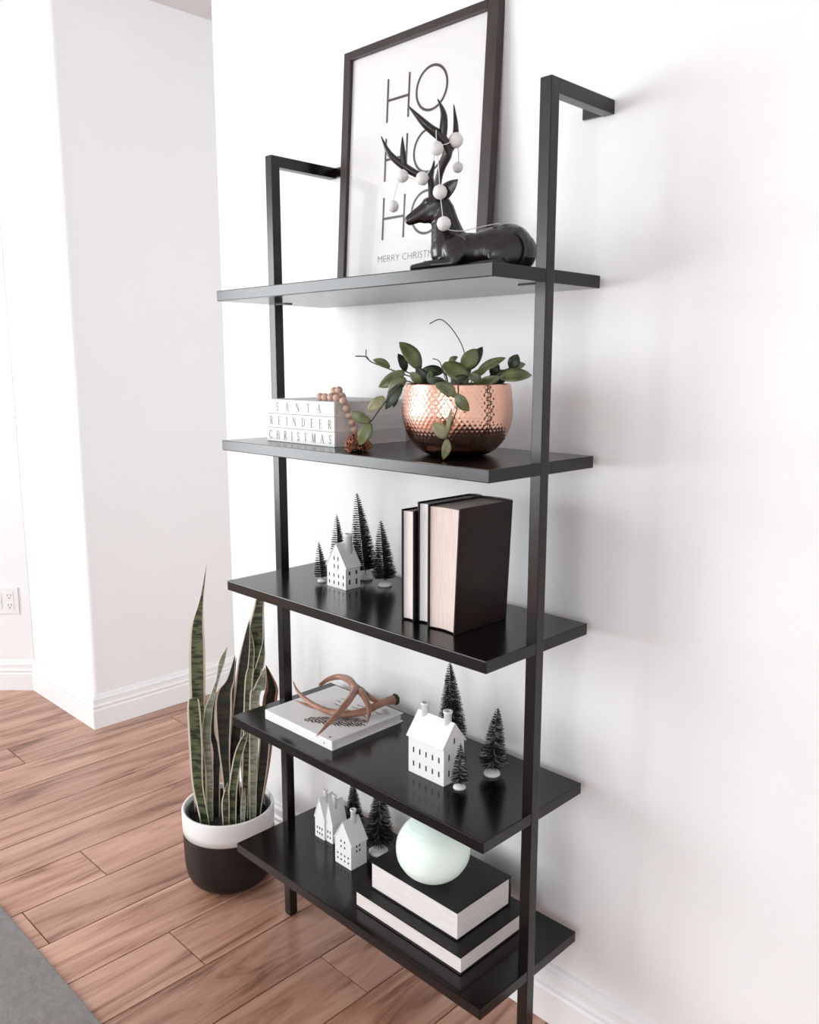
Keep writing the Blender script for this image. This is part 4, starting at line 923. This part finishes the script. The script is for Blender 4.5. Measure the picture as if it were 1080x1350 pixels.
snake = [[(-0.072,-0.044,0.169,0.0291),(-0.067,-0.038,0.506,0.0344),(-0.066,-0.037,0.561,0.0363),(-0.064,-0.035,0.647,0.0361),(-0.061,-0.032,0.715,0.0279),(-0.052,-0.023,0.782,0.0089),(-0.041,-0.012,0.870,0.0008)],
[(0.006,-0.078,0.209,0.0220),(-0.003,-0.087,0.303,0.0258),(-0.003,-0.087,0.412,0.0315),(-0.004,-0.088,0.508,0.0293),(-0.004,-0.088,0.538,0.0234)],
[(-0.001,-0.057,0.202,0.0121),(0.002,-0.054,0.315,0.0160),(-0.001,-0.057,0.425,0.0199),(0.006,-0.051,0.500,0.0178),(0.014,-0.042,0.540,0.0118),(0.024,-0.032,0.584,0.0069),(0.034,-0.023,0.634,0.0137),(0.044,-0.013,0.671,0.0008)],
[(0.026,-0.017,0.197,0.0162),(0.025,-0.017,0.296,0.0181),(0.023,-0.019,0.390,0.0280),(0.025,-0.018,0.495,0.0397),(0.028,-0.014,0.547,0.0336),(0.039,-0.003,0.580,0.0177),(0.049,0.006,0.644,0.0010)],
[(0.007,0.064,0.181,0.0251),(0.007,0.063,0.297,0.0332),(0.012,0.069,0.519,0.0531),(0.021,0.078,0.606,0.0548),(0.029,0.085,0.675,0.0444),(0.037,0.092,0.743,0.0261),(0.040,0.096,0.776,0.0200),(0.043,0.099,0.810,0.0010)],
[(0.017,0.017,0.203,0.0205),(0.014,0.014,0.340,0.0244),(0.032,0.032,0.535,0.0281),(0.040,0.040,0.620,0.0259),(0.047,0.047,0.681,0.0159),(0.052,0.051,0.728,0.0010)],
[(0.049,0.021,0.214,0.0163),(0.063,0.034,0.543,0.0179),(0.069,0.040,0.610,0.0138),(0.072,0.043,0.661,0.0118),(0.070,0.041,0.711,0.0010)],
[(0.048,0.047,0.212,0.0164),(0.061,0.060,0.552,0.0180),(0.069,0.068,0.603,0.0199),(0.074,0.074,0.637,0.0139),(0.078,0.078,0.681,0.0010)],
[(0.072,0.030,0.200,0.0162),(0.082,0.039,0.513,0.0218),(0.092,0.049,0.553,0.0276),(0.099,0.055,0.584,0.0177),(0.103,0.060,0.611,0.0010)],
[(0.016,0.088,0.184,0.0169),(0.026,0.105,0.310,0.0251),(0.035,0.120,0.475,0.0330),(0.041,0.125,0.521,0.0288),(0.035,0.119,0.564,0.0123),(0.030,0.115,0.585,0.0010)],
[(0.068,-0.031,0.211,0.0179),(0.071,-0.028,0.295,0.0198),(0.082,-0.017,0.383,0.0197),(0.093,-0.006,0.430,0.0157),(0.101,0.002,0.454,0.0010)],
[(0.064,-0.049,0.216,0.0159),(0.065,-0.048,0.265,0.0178),(0.070,-0.044,0.318,0.0010)],
[(0.086,-0.012,0.215,0.0100),(0.089,-0.010,0.255,0.0119),(0.092,-0.007,0.295,0.0010)],
[(0.074,0.045,0.210,0.0163),(0.085,0.056,0.327,0.0242),(0.091,0.062,0.416,0.0241),(0.085,0.056,0.474,0.0180),(0.081,0.052,0.508,0.0010)],
[(0.022,0.064,0.186,0.0104),(0.014,0.056,0.256,0.0104),(0.007,0.049,0.311,0.0103),(-0.007,0.035,0.379,0.0103),(-0.011,0.032,0.488,0.0122),(-0.009,0.033,0.540,0.0122),(-0.000,0.042,0.616,0.0010)],
[(-0.008,-0.036,0.196,0.0143),(-0.005,-0.033,0.282,0.0182),(-0.000,-0.029,0.372,0.0181),(-0.007,-0.036,0.438,0.0140),(0.001,-0.027,0.532,0.0010)]]
smat = ['snake', 'snake', 'snakepale', 'snakedark', 'snake', 'snakedark', 'snake', 'snake', 'snakepale', 'snakedry', 'snake', 'snake', 'snakepale', 'snakedark', 'snakedry', 'snakedark']
syaw = [0.15, -0.1, 0.3, -0.2, 0.1, 0.35, -0.3, 0.3, -0.2, 0.3, -0.15, 0.2, 0.1, -0.25, 0.4, 0.5]
sp_ = thing('snake_plant', 'tall variegated snake plant growing in the two-tone pot', 'plant', SP)
for L_, mt, yw in zip(snake, smat, syaw):
    first = L_[0]; pts = [(first[0]*0.97, first[1]*0.97, 0.176, first[3])]+list(L_[1:] if first[2] < 0.2 else L_)
    c = curve(pts, 6); cols = 5; vs = []; uv = []; fs = []
    # base direction across the leaf, turning slowly along its length
    for i, (x, y, z, w) in enumerate(c):
        f = i/(len(c)-1); a = yw*(1-f)+(-yw*0.6)*f
        sd = Matrix.Rotation(a, 3, 'Z') @ HR; nn = Matrix.Rotation(a, 3, 'Z') @ TW
        w = max(w, 0.0008)*1.16/2/math.cos(a)
        th = min(0.0016, w*0.4)
        for side in (1, -1):
            for k in range(cols):
                u = (k/(cols-1))*2-1
                if side < 0: u = -u
                p = Vector((x, y, z))+sd*u*w+nn*(u*u*w*0.30+side*th*(1-abs(u)*0.75))
                vs.append(p); uv.append((u*0.5+0.5, f))
    n_ = cols*2
    for i in range(len(c)-1):
        for k in range(n_): fs.append((i*n_+k, i*n_+(k+1) % n_, (i+1)*n_+(k+1) % n_, (i+1)*n_+k))
    fs += [tuple(range(n_)), tuple(range((len(c)-1)*n_, len(c)*n_))]
    MB().add(vs, fs, True, uv).build('leaf', M[mt], sp_)
